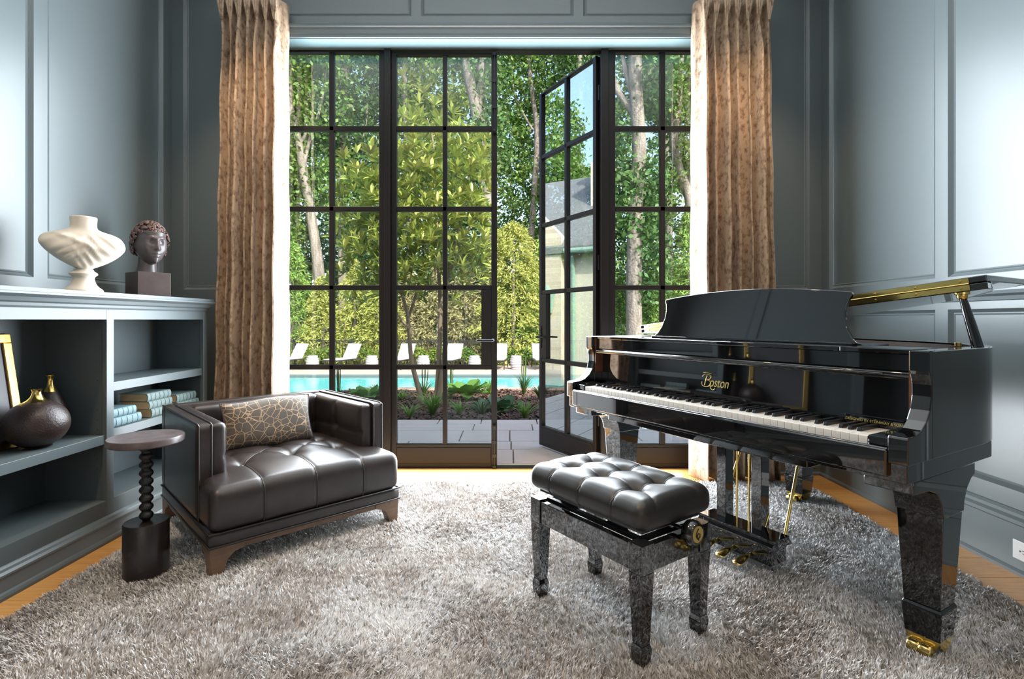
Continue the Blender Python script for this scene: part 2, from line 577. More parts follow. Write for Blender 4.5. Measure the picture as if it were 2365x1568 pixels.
ce = MB().box(XL - 0.15, XR + 0.15, YREAR - 0.15, YB + 0.34, ZC, ZC + 0.12).build('ceiling', m_ceil); ce['kind'] = 'structure'

# reveal lining of the window recess (soffit and jambs)
rv = MB()
RE = 0.004
rv.box(OX0 + RE, OX1 - RE, YB + 0.002, YB + 0.219, OZ - RE, OZ + 0.05)
rv.box(OX0 - 0.05, OX0 + RE, YB + 0.002, YB + 0.219, -0.02, OZ + 0.05)
rv.box(OX1 - RE, OX1 + 0.05, YB + 0.002, YB + 0.219, -0.02, OZ + 0.05)
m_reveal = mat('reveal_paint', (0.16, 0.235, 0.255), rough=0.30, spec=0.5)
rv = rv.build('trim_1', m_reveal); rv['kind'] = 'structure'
# casing round the opening
cs = MB()
prof = [(YB + 0.001, 0), (YB - 0.012, 0.0), (YB - 0.015, 0.006), (YB - 0.015, 0.018), (YB - 0.02, 0.024), (YB - 0.02, 0.060), (YB - 0.034, 0.068), (YB - 0.038, 0.080), (YB - 0.030, 0.086), (YB + 0.001, 0.088)]
cs.prism([(y, OZ + z) for y, z in prof], OX0 - 0.09, OX1 + 0.09, 'x')
cs.prism([(OX0 - z, y) for y, z in prof], 0, OZ + 0.02, 'z')
cs.prism([(OX1 + z, y) for y, z in prof], 0, OZ + 0.02, 'z')
cs = cs.build('trim_2', m_wall); cs['kind'] = 'structure'

# baseboards
def baseboard(name, a, b, plane, inward):
    """profile (out, z); runs along Y for side walls or X for the back"""
    p = [(0.0, 0.0), (0.030, 0.0), (0.030, 0.014), (0.022, 0.022), (0.018, 0.024), (0.018, 0.205), (0.024, 0.212), (0.024, 0.228), (0.014, 0.240), (0.014, 0.254), (0.006, 0.266), (0.0, 0.268)]
    mb = MB()
    if plane[0] == 'x':
        mb.prism([(plane[1] + inward * d, z) for d, z in p], a, b, 'y')
    else:
        mb.prism([(plane[1] + inward * d, z) for d, z in p], a, b, 'x')
    o = mb.build(name, m_wall)
    o['kind'] = 'structure'
baseboard('baseboard_right', YREAR, YB, ('x', XR), -1)
baseboard('baseboard_back', OX1 + 0.09, XR, ('y', YB), -1)
baseboard('baseboard_left', YREAR, 0.42, ('x', XL), 1)
# dado rail
for nm, args in (('trim_3', ('x', XR, -1, YREAR, YB)), ('trim_4', ('y', YB, -1, OX1 + 0.09, XR))):
    p = [(0, 1.165), (0.008, 1.168), (0.012, 1.185), (0.026, 1.195), (0.030, 1.21), (0.026, 1.222), (0.010, 1.226), (0.006, 1.238), (0, 1.24)]
    mb = MB().prism([(args[1] + args[2] * d, z) for d, z in p], args[3], args[4], 'y' if args[0] == 'x' else 'x')
    o = mb.build(nm, m_wall); o['kind'] = 'structure'

# floor: sub-floor with planks running across the room
fl = MB().box(XL, XR, YREAR, YW - 0.032, -0.12, -0.018).build('floor', m_floor); fl['kind'] = 'structure'
pw = 0.178
y = YW - 0.032
row = 0
while y > YREAR:
    y0 = max(YREAR, y - pw)
    x = XL - (0.0 if row % 2 else 0.9) - random.random() * 0.7
    while x < XR:
        ln = 1.5 + random.random() * 1.1
        a, b = max(x, XL), min(x + ln, XR)
        if b - a > 0.05:
            MB().box(a + 0.0006, b - 0.0006, y0 + 0.0006, y - 0.0006, -0.018, 0.0).build('plank', m_floor, fl, bevel=0.0012, seg=1)
        x += ln
    y -= pw
    row += 1

# ------------------------------------------------------------------ window wall
def zy(yp): return H - (yp - CY) / F * YW
def xw(xp): return (xp - CX) / F * YW
ROWS = [(124, 293), (304, 478), (489, 659), (670, 842), (853, 1025)]

def muntin(parent, x0, x1, z0, z1, yc=0.0, bevel=0.004):
    return MB().box(x0, x1, yc - 0.020, yc + 0.020, z0, z1).build('muntin', m_bronze, parent, bevel=bevel)

def pane(parent, x0, x1, z0, z1, yc=0.0):
    return MB().box(x0 - 0.004, x1 + 0.004, yc - 0.0012, yc + 0.0012, z0 - 0.004, z1 + 0.004).build('pane', m_glass, parent)

def sash(name, label, X0, cols, x_end, ztop, rows=ROWS, lockcol=None, y=YW, rz=0.0, origin=None, kind='structure', bottom=1078):
    """cols = list of glass (x0,x1) in local metres from X0; x_end = full width"""
    root = empty(name, origin or (X0, y, 0), rz, kind=kind)
    root['label'] = label
    zb = zy(bottom)
    rz_ = [(zy(b), zy(a)) for a, b in rows]
    # frame: outer stiles, head rail and the deep bottom rail
    mb = MB()
    mb.box(0, cols[0][0], -0.022, 0.022, zb, ztop)
    mb.box(cols[-1][1], x_end, -0.022, 0.022, zb, ztop)
    mb.box(cols[0][0], cols[-1][1], -0.022, 0.022, rz_[0][1], ztop)
    mb.box(cols[0][0], cols[-1][1], -0.022, 0.022, zb, rz_[-1][0])
    fr = mb.build('frame', m_bronze, root, bevel=0.003)
    bp = MB().box(cols[0][0] + 0.004, cols[-1][1] - 0.004, -0.027, 0.027, zb + 0.03, rz_[-1][0] - 0.02).build('kick_panel', m_bronze, root, bevel=0.004)
    for a, b in zip(rz_[:-1], rz_[1:]):
        muntin(root, cols[0][0], cols[-1][1], b[1], a[0])
    muntin(root, cols[0][1], cols[1][0], rz_[-1][0], rz_[0][1])
    for ri, (z0, z1) in enumerate(rz_):
        for ci, (a, b) in enumerate(cols):
            if lockcol is not None and ri == 3 and ci == lockcol[0]:
                if lockcol[1] > 0: pane(root, a, b - lockcol[2], z0, z1)
                else: pane(root, a + lockcol[2], b, z0, z1)
            else:
                pane(root, a, b, z0, z1)
    return root, rz_

s = YW / F
# left and right fixed lights
cw = [((655 - 643) * s, (762 - 643) * s), ((773 - 643) * s, (877 - 643) * s)]
wl, _ = sash('window_1', 'black steel fixed window of ten panes beside the left curtain', xw(643), cw, (890 - 643) * s, zy(118))
cw2 = [((1420 - 1403) * s, (1523 - 1403) * s), ((1535 - 1403) * s, (1638 - 1403) * s)]
wr, _ = sash('window_2', 'black steel fixed window of ten panes behind the right curtain and piano', xw(1403), cw2, (1655 - 1403) * s, zy(118))
# frame posts, head and sill of the doorway
fp = empty('trim_5', (xw(1148), YW, 0), kind='structure')
for a, b in ((890, 905), (1386, 1403)):
    W(MB().box(xw(a), xw(b), YW - 0.045, YW + 0.04, 0.0, OZ - 0.004).build('post', m_bronze, fp, bevel=0.004))
W(MB().box(xw(905), xw(1386), YW - 0.03, YW + 0.04, zy(121), OZ - 0.004).build('head', m_bronze, fp, bevel=0.003))
W(MB().box(OX0, OX1, YW - 0.031, YW + 0.045, -0.10, 0.004).build('sill', m_bronze, fp, bevel=0.002))
W(MB().box(OX0, xw(643), YW - 0.03, YW + 0.03, 0.0, OZ - 0.004).build('post', m_bronze, fp))
W(MB().box(xw(1655), OX1, YW - 0.03, YW + 0.03, 0.0, OZ - 0.004).build('post', m_bronze, fp))

ROWS_D = [(130, 293)] + ROWS[1:]
def hardware(root, xa, xb, xs, sgn, rz_, bolts=True):
    """lock case beside the meeting stile xs; sgn = direction from the stile into the leaf"""
    z0, z1 = rz_[3]
    lc = MB().box(min(xa, xb), max(xa, xb), -0.024, 0.024, z0, z1).build('lock_case', m_bronze, root, bevel=0.003)
    zc = zy(785)
    hx = xs + sgn * 0.030
    pl = MB().box(hx - 0.014, hx + 0.014, -0.030, 0.030, zc - 0.095, zc + 0.095).build('lock_plate', m_bronze, root, bevel=0.002)
    for yy in (-1, 1):
        mb = MB()
        mb.lathe([(0.010, 0), (0.010, 0.040)], 16, M=Matrix.Translation((hx, yy * 0.028, zc)) @ Matrix.Rotation(-yy * PI / 2, 4, 'X'))
        mb.box(min(hx - sgn * 0.008, hx + sgn * 0.115), max(hx - sgn * 0.008, hx + sgn * 0.115), yy * 0.068 - 0.005, yy * 0.068 + 0.005, zc - 0.007, zc + 0.007)
        mb.build('lever_handle', m_steel, pl, bevel=0.002)
    MB().lathe([(0.009, 0), (0.009, 0.006), (0.004, 0.006), (0.004, 0.003)], 16, M=Matrix.Translation((hx, -0.030, zc + 0.055)) @ Matrix.Rotation(PI / 2, 4, 'X')).build('keyhole', m_steel, pl)
    if bolts:
        for (ya, yb) in ((112, 308), (982, 1078)):
            za, zb = zy(yb), min(zy(ya), 3.035)
            mb = MB().tube([(xs + sgn * 0.018, -0.036, za), (xs + sgn * 0.018, -0.036, zb)], 0.0065, 10)
            for f in (0.02, 0.3, 0.62, 0.95):
                zz = za + (zb - za) * f
                mb.box(xs + sgn * 0.018 - 0.012, xs + sgn * 0.018 + 0.012, -0.046, -0.022, zz - 0.012, zz + 0.012)
            zk = za if ya < 500 else zb
            mb.lathe([(0.0, -0.016), (0.012, -0.012), (0.016, 0), (0.012, 0.012), (0.0, 0.016)], 16, c=(xs + sgn * 0.018, -0.040, zk))
            mb.build('flush_bolt', m_steel, root, smooth=40)

lw = (1148 - 905) * s
cl = [((917 - 905) * s, (1023 - 905) * s), ((1033 - 905) * s, (1135 - 905) * s)]
d1, rz1 = sash('door_1', 'closed black steel and glass door leaf left of the open one', xw(905), cl, lw, 3.022, ROWS_D, lockcol=(1, 1, 23 * s))
hardware(d1, (1112 - 905) * s, (1135 - 905) * s, lw, -1, rz1)
# the open leaf: hinged at the right post, swung outwards. local x=0 at the hinge
cl2 = [(12 * s, (12 + 104) * s), ((12 + 115) * s, lw - 12 * s)]
hx_, hy_ = 0.645, YW + 0.03
ang = math.atan2(0.868, -0.497)
d2, rz2 = sash('door_2', 'open black steel and glass door leaf swung out towards the patio', 0, cl2, lw, 3.022, ROWS_D, lockcol=(1, 1, 23 * s), origin=(hx_, hy_, 0), rz=ang)
hardware(d2, lw - 12 * s - 23 * s, lw - 12 * s, lw, -1, rz2, bolts=False)
for zz in (0.35, 1.5, 2.75):
    MB().lathe([(0.009, -0.055), (0.009, 0.055)], 12, c=(-0.006, 0.0, zz)).build('hinge', m_steel, d2)

# ------------------------------------------------------------------ bookcase along the left wall
bx = empty('bookcase', (-2.15, 2.4, 0), label='long blue-grey built-in bookcase with open shelves along the left wall', cat='bookcase')
XF = -1.978          # face of the stiles
XBK = -2.285         # inner back
YA, YZ = 0.45, 3.398
def bc(name, mb, **k):
    return W(mb.build(name, m_case, bx, **k))
ct = MB().prism([(XL + 0.002, 1.130), (XF, 1.130), (XF + 0.006, 1.138), (XF + 0.010, 1.150), (XF + 0.024, 1.156), (XF + 0.034, 1.172), (XF + 0.050, 1.180), (XF + 0.056, 1.184), (XF + 0.056, 1.192), (XF + 0.046, 1.194), (XF + 0.046, 1.21), (XL + 0.002, 1.21)], YA - 0.02, YZ, 'y')
bc('countertop', ct)
bc('back_panel', MB().box(XL + 0.002, XBK, YA, YZ, 0.17, 1.13))
div = [(YA, YA + 0.075), (1.455, 1.53), (2.553, 2.600), (3.355, YZ)]
for i, (a, b) in enumerate(div):
    bc('stile', MB().box(XF - 0.022, XF, a, b, 0.10, 1.13), bevel=0.0015)
    bc('partition', MB().box(XBK, XF - 0.022, a + 0.008, b - 0.006, 0.17, 1.13))
bc('top_rail', MB().box(XF - 0.022, XF - 0.0005, YA, YZ, 1.08, 1.13), bevel=0.001)
bc('bottom_rail', MB().box(XF - 0.022, XF - 0.0005, YA, YZ, 0.10, 0.195), bevel=0.001)
bc('bottom_board', MB().box(XBK, XF - 0.022, YA, YZ, 0.165, 0.194))
base = [(XL + 0.01, 0.0), (XF + 0.034, 0.0), (XF + 0.034, 0.012), (XF + 0.028, 0.022), (XF + 0.018, 0.026), (XF + 0.018, 0.082), (XF + 0.024, 0.086), (XF + 0.024, 0.094), (XF + 0.014, 0.102), (XF + 0.012, 0.112), (XF + 0.004, 0.118), (XF, 0.12), (XL + 0.01, 0.12)]
bc('plinth', MB().prism(base, YA, YZ, 'y'))
for (a, b, z) in ((0.53, 1.455, 0.515), (1.53, 2.553, 0.515), (2.600, 3.355, 0.534), (2.600, 3.355, 0.768)):
    bc('shelf', MB().box(XBK, XF - 0.008, a + 0.002, b - 0.001, z - 0.045, z), bevel=0.0015)
# shelf-pin holes on the partition facing the camera
pins = MB()
for k in range(14):
    for xx in (-2.03, ):
        z = 0.30 + k * 0.048
        if abs(z - 0.49) < 0.04: continue
        pins.box(xx - 0.003, xx + 0.003, 2.5595, 2.5612, z - 0.003, z + 0.003)
W(pins.build('shelf_pin_holes', m_marbt, bx, kind='stuff'))

# ------------------------------------------------------------------ electric outlet, floor vent
def px_right(xp, yp):
    Y = XR * F / (xp - CX); return Y, H - (yp - CY) / F * Y
oy0, oz0 = px_right(2323, 1262)
ob = empty('wall_outlet', (XR - 0.018, 2.16, 0.20), label='white double power outlet in the baseboard at right', cat='outlet')
oyc, ozc = 2.170, 0.105
ob.location = (XR - 0.018, oyc, ozc)
MB().box(-0.006, 0.0, -0.062, 0.062, -0.040, 0.040).build('cover_plate', m_white, ob, bevel=0.003)
rc = MB().box(-0.0085, -0.002, -0.036, 0.036, -0.0185, 0.0185).build('receptacle', m_white, ob, bevel=0.002)
for sy in (-0.021, 0.012):
    for (dy, dz, a, b) in ((0.0, 0.006, 0.004, 0.0012), (0.0, -0.006, 0.004, 0.0012), (0.013, 0.0, 0.003, 0.003)):
        MB().box(-0.0092, -0.007, sy + dy - a, sy + dy + a, dz - b, dz + b).build('slot', m_slot, rc)
fv = empty('floor_vent', (1.20, 3.50, 0.0), label='small flush oak floor vent beside the right curtain', cat='vent')
MB().box(-0.075, 0.075, -0.04, 0.04, 0.0, 0.003).build('vent_plate', m_floor, fv, bevel=0.001)
v0 = None
for i in range(9):
    for j in range(2):
        if v0 is None:
            v0 = MB().box(-0.0035, 0.0035, -0.012, 0.012, 0.0028, 0.0034).build('vent_slot', m_slot, fv); v0.location = (-0.06, -0.016, 0)
        else:
            share(v0, (-0.06 + i * 0.015, -0.016 + j * 0.032, 0))

# ------------------------------------------------------------------ curtains
def curtain(name, label, xt0, xt1, xb0, xb1, npl, side, ztop=3.25, y0=3.505, seed=3):
    rnd = random.Random(seed)
    NS, NZ = npl * 22, 60
    offs = [rnd.uniform(-0.22, 0.22) for _ in range(npl + 1)]
    amp = [rnd.uniform(0.7, 1.25) for _ in range(npl + 1)]
    V = []
    for j in range(NZ):
        tz = j / (NZ - 1)
        z = 0.012 + (ztop - 0.012) * tz
        pin = max(0.0, 1 - abs(z - 3.13) / 0.22)       # gathered at the pinch pleats
        a0 = xb0 + (xt0 - xb0) * tz ** 0.8
        a1 = xb1 + (xt1 - xb1) * tz ** 0.8
        for i in range(NS + 1):
            sfr = i / NS
            ph = sfr * npl
            k = int(min(ph, npl - 1e-6))
            fr = ph - k
            f2 = fr + offs[k] * math.sin(PI * fr) * 0.6
            body = math.sin(2 * PI * f2 - PI / 2) * 0.5 + 0.5           # 0 at pleat borders, 1 mid
            body = body ** 0.62
            pinch = 0.5 + 0.5 * math.cos(2 * PI * f2)
            pl = (1 - abs(2 * fr - 1)) ** 6
            prof = body * amp[k] * (1 - pin) * (0.62 + 0.38 * (1 - tz)) + pin * (0.55 * pl + 0.1 * math.sin(6 * PI * fr) ** 2 * (0.4 < fr < 0.6))
            xx = a0 + (a1 - a0) * sfr + 0.020 * math.sin(2 * PI * f2) * (1 - pin) * (0.6 + 0.4 * math.sin(k * 2.1))
            yy = y0 + 0.06 - 0.135 * prof + 0.008 * math.sin(9 * z + 5 * sfr)
            V.append((xx, yy, z))
        # return edge turned towards the window
    V = np.array(V).reshape(NZ, NS + 1, 3)
    # the leading edge curves round and goes back to the glass
    ne = 8
    edge = V[:, -1 if side > 0 else 0, :]
    ext = []
    for e in range(1, ne + 1):
        t = e / ne
        q = edge.copy()
        q[:, 0] += side * 0.012 * math.sin(t * PI * 0.5)
        q[:, 1] += 0.05 * t ** 1.3
        ext.append(q)
    ext = np.stack(ext, axis=1)
    V = np.concatenate([V, ext], axis=1) if side > 0 else np.concatenate([ext[:, ::-1], V], axis=1)
    nv = V.shape[1]
    o = poly_obj('drape', V.reshape(-1, 3), grid_faces(NZ, nv), m_curt)
    sm = o.modifiers.new('thick', 'SOLIDIFY'); sm.thickness = 0.006
    root = empty(name, ((xb0 + xb1) / 2, y0, 0), label=label, cat='curtain')
    o.parent = root; W(o)
    # pinch-pleat gathers at the heading
    for k in range(npl):
        sfr = (k + 0.5) / npl
        x = xt0 + (xt1 - xt0) * sfr
        mb = MB()
        for d in (-0.012, 0.0, 0.012):
            mb.tube([(x + d * 0.4, y0 - 0.012, 3.09), (x + d * 0.8, y0 - 0.018, 3.14), (x + d * 1.3, y0 - 0.026, 3.20), (x + d * 1.6, y0 - 0.02, ztop)], [0.003, 0.007, 0.009, 0.009], 8)
        W(mb.build('pinch_pleat', m_curt, root, smooth=60))
    # header tape
    return root
curtain('curtain', 'tan crushed velvet curtain hanging by the bookcase', -1.966, -1.555, -2.012, -1.548, 7, +1, seed=3)
curtain('curtain', 'tan crushed velvet curtain hanging behind the piano', 1.268, 1.765, 1.250, 1.835, 7, -1, seed=8)

# ------------------------------------------------------------------ rug
rg = empty('rug', (0.05, 1.9, 0), label='large shaggy silver-grey and taupe rug under the piano and armchair', cat='rug')
RX0, RX1, RY0, RY1 = -1.79, 1.89, 0.45, 3.39
W(MB().box(RX0, RX1, RY0, RY1, 0.0, 0.012).build('backing', m_rugb, rg))
def vnoise(x, y, sc, seed):
    r = np.random.default_rng(seed)
    g = r.random((64, 64))
    u, v = x * sc + 20.0, y * sc + 20.0
    i, j = np.floor(u).astype(int), np.floor(v).astype(int)
    fu, fv = u - i, v - j
    fu = fu * fu * (3 - 2 * fu); fv = fv * fv * (3 - 2 * fv)
    G = lambda a, b: g[a % 64, b % 64]
    return (G(i, j) * (1 - fu) * (1 - fv) + G(i + 1, j) * fu * (1 - fv) + G(i, j + 1) * (1 - fu) * fv + G(i + 1, j + 1) * fu * fv)
def rug_pile():
    NT, NBL = 92000, 5
    xs = RNG.uniform(RX0, RX1, NT * 2)
    ys = RNG.uniform(RY0, RY1, NT * 2)
    dens = np.where(ys < 1.4, 0.28, np.clip(1.15 - 0.25 * (ys - 1.4), 0.4, 1))
    keep = RNG.random(NT * 2) < dens
    xs, ys = xs[keep][:NT], ys[keep][:NT]
    n = len(xs)
    a = 2 * PI * (1.3 * vnoise(xs, ys, 1.7, 1) + 0.7 * vnoise(xs, ys, 5.0, 2)) + RNG.normal(0, 0.9, n)
    lean = 0.004 + 0.011 * vnoise(xs, ys, 3.0, 3) + 0.006 * RNG.random(n)
    tone = vnoise(xs, ys, 2.2, 5) * 0.55 + vnoise(xs, ys, 6.5, 6) * 0.45
    hgt = 0.018 + 0.011 * RNG.random(n)
    far = np.clip((ys - 1.4) / 2.0, 0, 1)
    bxs = np.repeat(xs, NBL) + RNG.normal(0, 0.0045, n * NBL) * (1 + np.repeat(far, NBL) * 0.5)
    bys = np.repeat(ys, NBL) + RNG.normal(0, 0.0045, n * NBL) * (1 + np.repeat(far, NBL) * 0.5)
    m = n * NBL
    aa = np.repeat(a, NBL) + RNG.normal(0, 0.7, m)
    ll = np.repeat(lean, NBL) * RNG.uniform(0.7, 1.3, m)
    hh = np.repeat(hgt, NBL) * RNG.uniform(0.8, 1.1, m)
    ww = RNG.uniform(0.0011, 0.0021, m) * (1 + 0.9 * np.repeat(far, NBL))
    wa = RNG.uniform(0, 2 * PI, m)
    wx, wy = np.cos(wa) * ww, np.sin(wa) * ww
    dx, dy = np.cos(aa) * ll, np.sin(aa) * ll
    z0 = np.full(m, 0.011)
    P = np.empty((m, 5, 3), dtype=np.float32)
    P[:, 0] = np.stack([bxs - wx, bys - wy, z0], 1)
    P[:, 1] = np.stack([bxs + wx, bys + wy, z0], 1)
    P[:, 2] = np.stack([bxs + wx + dx * 0.4, bys + wy + dy * 0.4, z0 + hh * 0.62], 1)
    P[:, 3] = np.stack([bxs - wx + dx * 0.4, bys - wy + dy * 0.4, z0 + hh * 0.62], 1)
    P[:, 4] = np.stack([bxs + dx, bys + dy, z0 + hh * 0.92], 1)
    # keep fibres of the rim inside the rug's outline a little ragged
    b = np.arange(m)[:, None] * 5
    quads = b + np.array([[0, 1, 2, 3]])
    tris = b + np.array([[3, 2, 4]])
    me = np_mesh('pile', P.reshape(-1, 3), quads, tris)
    t = np.repeat(tone * 0.8 + 0.1 + RNG.normal(0, 0.16, n), NBL) + RNG.normal(0, 0.10, m)
    t = np.clip((t - 0.25) / 0.5, 0, 1)
    c0, c1 = np.array([0.45, 0.395, 0.355]), np.array([0.89, 0.885, 0.89])
    col = c0 + (c1 - c0) * t[:, None]
    at = me.attributes.new('tone', 'FLOAT_COLOR', 'POINT')
    rgba = np.ones((m, 5, 4), dtype=np.float32)
    rgba[:, :, :3] = col[:, None, :]
    at.data.foreach_set('color', rgba.ravel())
    mt = bpy.data.materials.new('rug_yarn')
    mt.use_nodes = True
    bs = mt.node_tree.nodes['Principled BSDF']
    an = mt.node_tree.nodes.new('ShaderNodeAttribute'); an.attribute_name = 'tone'
    mt.node_tree.links.new(an.outputs['Color'], bs.inputs['Base Color'])
    bs.inputs['Roughness'].default_value = 0.55
    bs.inputs['Sheen Weight'].default_value = 0.3
    o = mesh_obj('pile', me, mt, rg, kind='stuff')
    W(o)
rug_pile()

ZR = 0.012     # things stand on the rug's backing, inside the pile
def catmull(P, n=8, closed=False):
    P = [Vector(p) for p in P]
    out = []
    N = len(P)
    for i in range(N - (0 if closed else 1)):
        p0, p1, p2, p3 = (P[i - 1] if (i > 0 or closed) else P[0]), P[i], P[(i + 1) % N], (P[(i + 2) % N] if (closed or i + 2 < N) else P[-1])
        for k in range(n):
            t = k / n
            out.append(0.5 * ((2 * p1) + (-p0 + p2) * t + (2 * p0 - 5 * p1 + 4 * p2 - p3) * t * t + (-p0 + 3 * p1 - 3 * p2 + p3) * t ** 3))
    if not closed: out.append(P[-1])
    return out

def seam_tubes(V, SX, SY, SZ, paths, M, mtl, parent, r=0.0016, drop=True):
    """stitched seam: follows the buttoned surface, and runs down the side where it meets an edge"""
    T = V[V[:, 2] > SZ * 0.10]
    def top(x, y):
        d = (T[:, 0] - x) ** 2 + (T[:, 1] - y) ** 2
        i = np.argsort(d)[:4]
        w = 1 / (d[i] + 1e-6)
        return float((T[i, 2] * w).sum() / w.sum())
    for (ax, ay, bx_, by) in paths:
        pts = []
        n = 26
        for k in range(n + 1):
            t = k / n
            x, y = ax + (bx_ - ax) * t, ay + (by - ay) * t
            pts.append(Vector((x, y, top(x, y) + 0.0006)))
        if drop:
            e = pts[-1]
            F_ = V[(np.abs(V[:, 0] - e.x) < 0.02) & (np.sign(V[:, 1]) == math.copysign(1, by))]
            for zz in np.linspace(min(e.z, SZ / 2) - 0.012, -SZ / 2 + 0.01, 8):
                near_ = F_[np.abs(F_[:, 2] - zz) < 0.012]
                if len(near_) == 0: continue
                yy = near_[:, 1].min() if by < 0 else near_[:, 1].max()
                pts.append(Vector((e.x, yy, zz)))
        MB().tube([M @ p for p in pts], r, 6).build('seam', mtl, parent, smooth=60)

# ------------------------------------------------------------------ armchair
ac = empty('armchair', (-1.232, 2.162, ZR), math.radians(44.0), label='low dark brown tufted leather armchair on walnut bracket legs', cat='armchair')
CW, CD = 0.85, 0.87
ZB0, ZB1, ZT = 0.125, 0.185, 0.610
leg_p = [(-0.012, 0.0), (0.030, 0.0), (0.038, 0.035), (0.052, 0.068), (0.078, 0.090), (0.112, 0.098), (0.112, ZB0), (-0.020, ZB0)]
for fx in (0, 1):
    for fy in (0, 1):
        mb = MB()
        p = [((q[0] if fx == 0 else CW - q[0]), q[1]) for q in leg_p]
        ya, yb = (-0.018, 0.034) if fy == 0 else (CD - 0.034, CD + 0.018)
        mb.prism(p, ya, yb, 'y')
        # the bracket's return along the side rail
        q2 = [((q[0] if fy == 0 else CD - q[0]), q[1]) for q in leg_p]
        xa, xb = (-0.0195, 0.032) if fx == 0 else (CW - 0.032, CW + 0.0195)
        mb.prism(q2, xa, xb, 'x')
        mb.build('leg', m_walnut, ac, bevel=0.003)
MB().box(-0.014, CW + 0.014, -0.012, 0.02, 0.098, ZB0 - 0.001).box(-0.014, CW + 0.014, CD - 0.02, CD + 0.012, 0.098, ZB0 - 0.001).box(-0.014, 0.02, 0.02, CD - 0.02, 0.098, ZB0 - 0.001).box(CW - 0.014, CW + 0.014, 0.02, CD - 0.02, 0.098, ZB0 - 0.001).build('base_rail', m_walnut, ac, bevel=0.002)
V, fl_ = rounded_box(CW + 0.046, CD + 0.050, ZB1 - ZB0 + 0.006, 0.012, (20, 20, 4))[:2]
poly_obj('seat_base', V, fl_, m_leather, ac, M=Matrix.Translation((CW / 2, CD / 2, (ZB0 + ZB1) / 2)))
def loop_tube(name, x0, x1, y0, y1, z, r, mtl, parent):
    MB().tube([(x0, y0, z), (x1, y0, z), (x1, y1, z), (x0, y1, z)], r, 8, closed=True).build(name, mtl, parent, smooth=50)
loop_tube('piping', -0.023, CW + 0.023, -0.026, CD + 0.025, ZB0 + 0.004, 0.0045, m_pipe, ac)
loop_tube('piping', -0.023, CW + 0.023, -0.026, CD + 0.025, ZB1 - 0.001, 0.0045, m_pipe, ac)
# back shell and arm shells
def shell(name, x0, x1, y0, y1, z0, z1, slope=0.0):
    V, f_, U = rounded_box(x1 - x0, y1 - y0, z1 - z0, 0.010, (12, 12, 12))
    o = poly_obj(name, V, f_, m_leather, ac, M=Matrix.Translation(((x0 + x1) / 2, (y0 + y1) / 2, (z0 + z1) / 2)))
    return o
shell('back_shell', -0.022, CW + 0.022, CD - 0.045, CD + 0.022, ZB1, ZT + 0.004)
AF = 0.150      # arms start this far behind the seat front
for sx in (0, 1):
    xa, xb = (-0.0225, 0.034) if sx == 0 else (CW - 0.034, CW + 0.0225)
    a = shell('arm_shell', xa, xb, AF, CD - 0.03, ZB1, ZT)
    # piping up the arm's front edges and along its top
    for xx in (xa + 0.003, xb - 0.003):
        MB().tube([(xx, AF + 0.002, ZB1 + 0.01), (xx, AF + 0.002, ZT - 0.004), (xx, AF + 0.03, ZT + 0.001), (xx, CD, ZT + 0.002)], 0.0042, 8).build('piping', m_pipe, ac, smooth=50)
    # padded inner arm, buttoned
    L, Hh, T = CD - AF - 0.06, ZT - 0.31, 0.075
    V, f_ = tufted(L, Hh, T, 0.028, (44, 24, 6), [(-0.02, 0.0)], [(-0.02, 0, -0.02, Hh / 2), (-0.02, 0, L / 2, 0), (-0.02, 0, -L / 2, 0), (-0.02, 0, -0.02, -Hh / 2)], crown=0.012, depth=0.020, sig=0.035, sdep=0.004, ssig=0.007)
    # local (x,y,z)->(along -y or y, up, inward)
    sgn = 1 if sx == 0 else -1
    M = Matrix(((0, 0, sgn, (xb if sx == 0 else xa) + sgn * (T / 2 - 0.012)), (1, 0, 0, AF + L / 2 + 0.012), (0, 1, 0, 0.31 + Hh / 2 - 0.002), (0, 0, 0, 1)))
    if sx == 0: f_ = [tuple(f) for f in f_]
    else: f_ = [tuple(reversed(f)) for f in f_]
    poly_obj('arm_pad', V, f_, m_leather, ac, M=M)
# back pad, buttoned
L, Hh, T = CW - 0.16, ZT - 0.30, 0.12
bt = [(-0.20, -0.01), (0.0, -0.01), (0.20, -0.01)]
sm_ = []
for b in bt:
    sm_ += [(b[0], b[1], b[0], Hh / 2), (b[0], b[1], b[0], -Hh / 2)]
sm_ += [(-L / 2, -0.01, L / 2, -0.01)]
V, f_ = tufted(L, Hh, T, 0.03, (60, 28, 8), bt, sm_, crown=0.012, depth=0.022, sig=0.035, sdep=0.004, ssig=0.007)
M = Matrix(((1, 0, 0, CW / 2), (0, 0, -1, CD - 0.045 - T / 2 + 0.02), (0, 1, 0, 0.30 + Hh / 2), (0, 0, 0, 1)))
poly_obj('back_pad', V, f_, m_leather, ac, M=M)
# thick buttoned seat running out past the arms
SX, SY, SZ = CW + 0.040, CD - 0.06, 0.185
cols_, rows_ = (-0.235, 0.0, 0.235), (-0.10, 0.12)
bt = [(a, b) for a in cols_ for b in rows_]
sm_ = [(a, -SY / 2, a, 0.12) for a in cols_] + [(a, 0.12, a, SY / 2) for a in cols_]
for i in range(2):
    for b0, b1 in ((rows_[0], rows_[1]), (rows_[1], rows_[0])):
        sm_.append((cols_[i], b0, cols_[i + 1], b1))
V, f_ = tufted(SX, SY, SZ, 0.040, (90, 80, 12), bt, sm_, crown=0.040, depth=0.034, sig=0.045, sdep=0.0035, ssig=0.006)
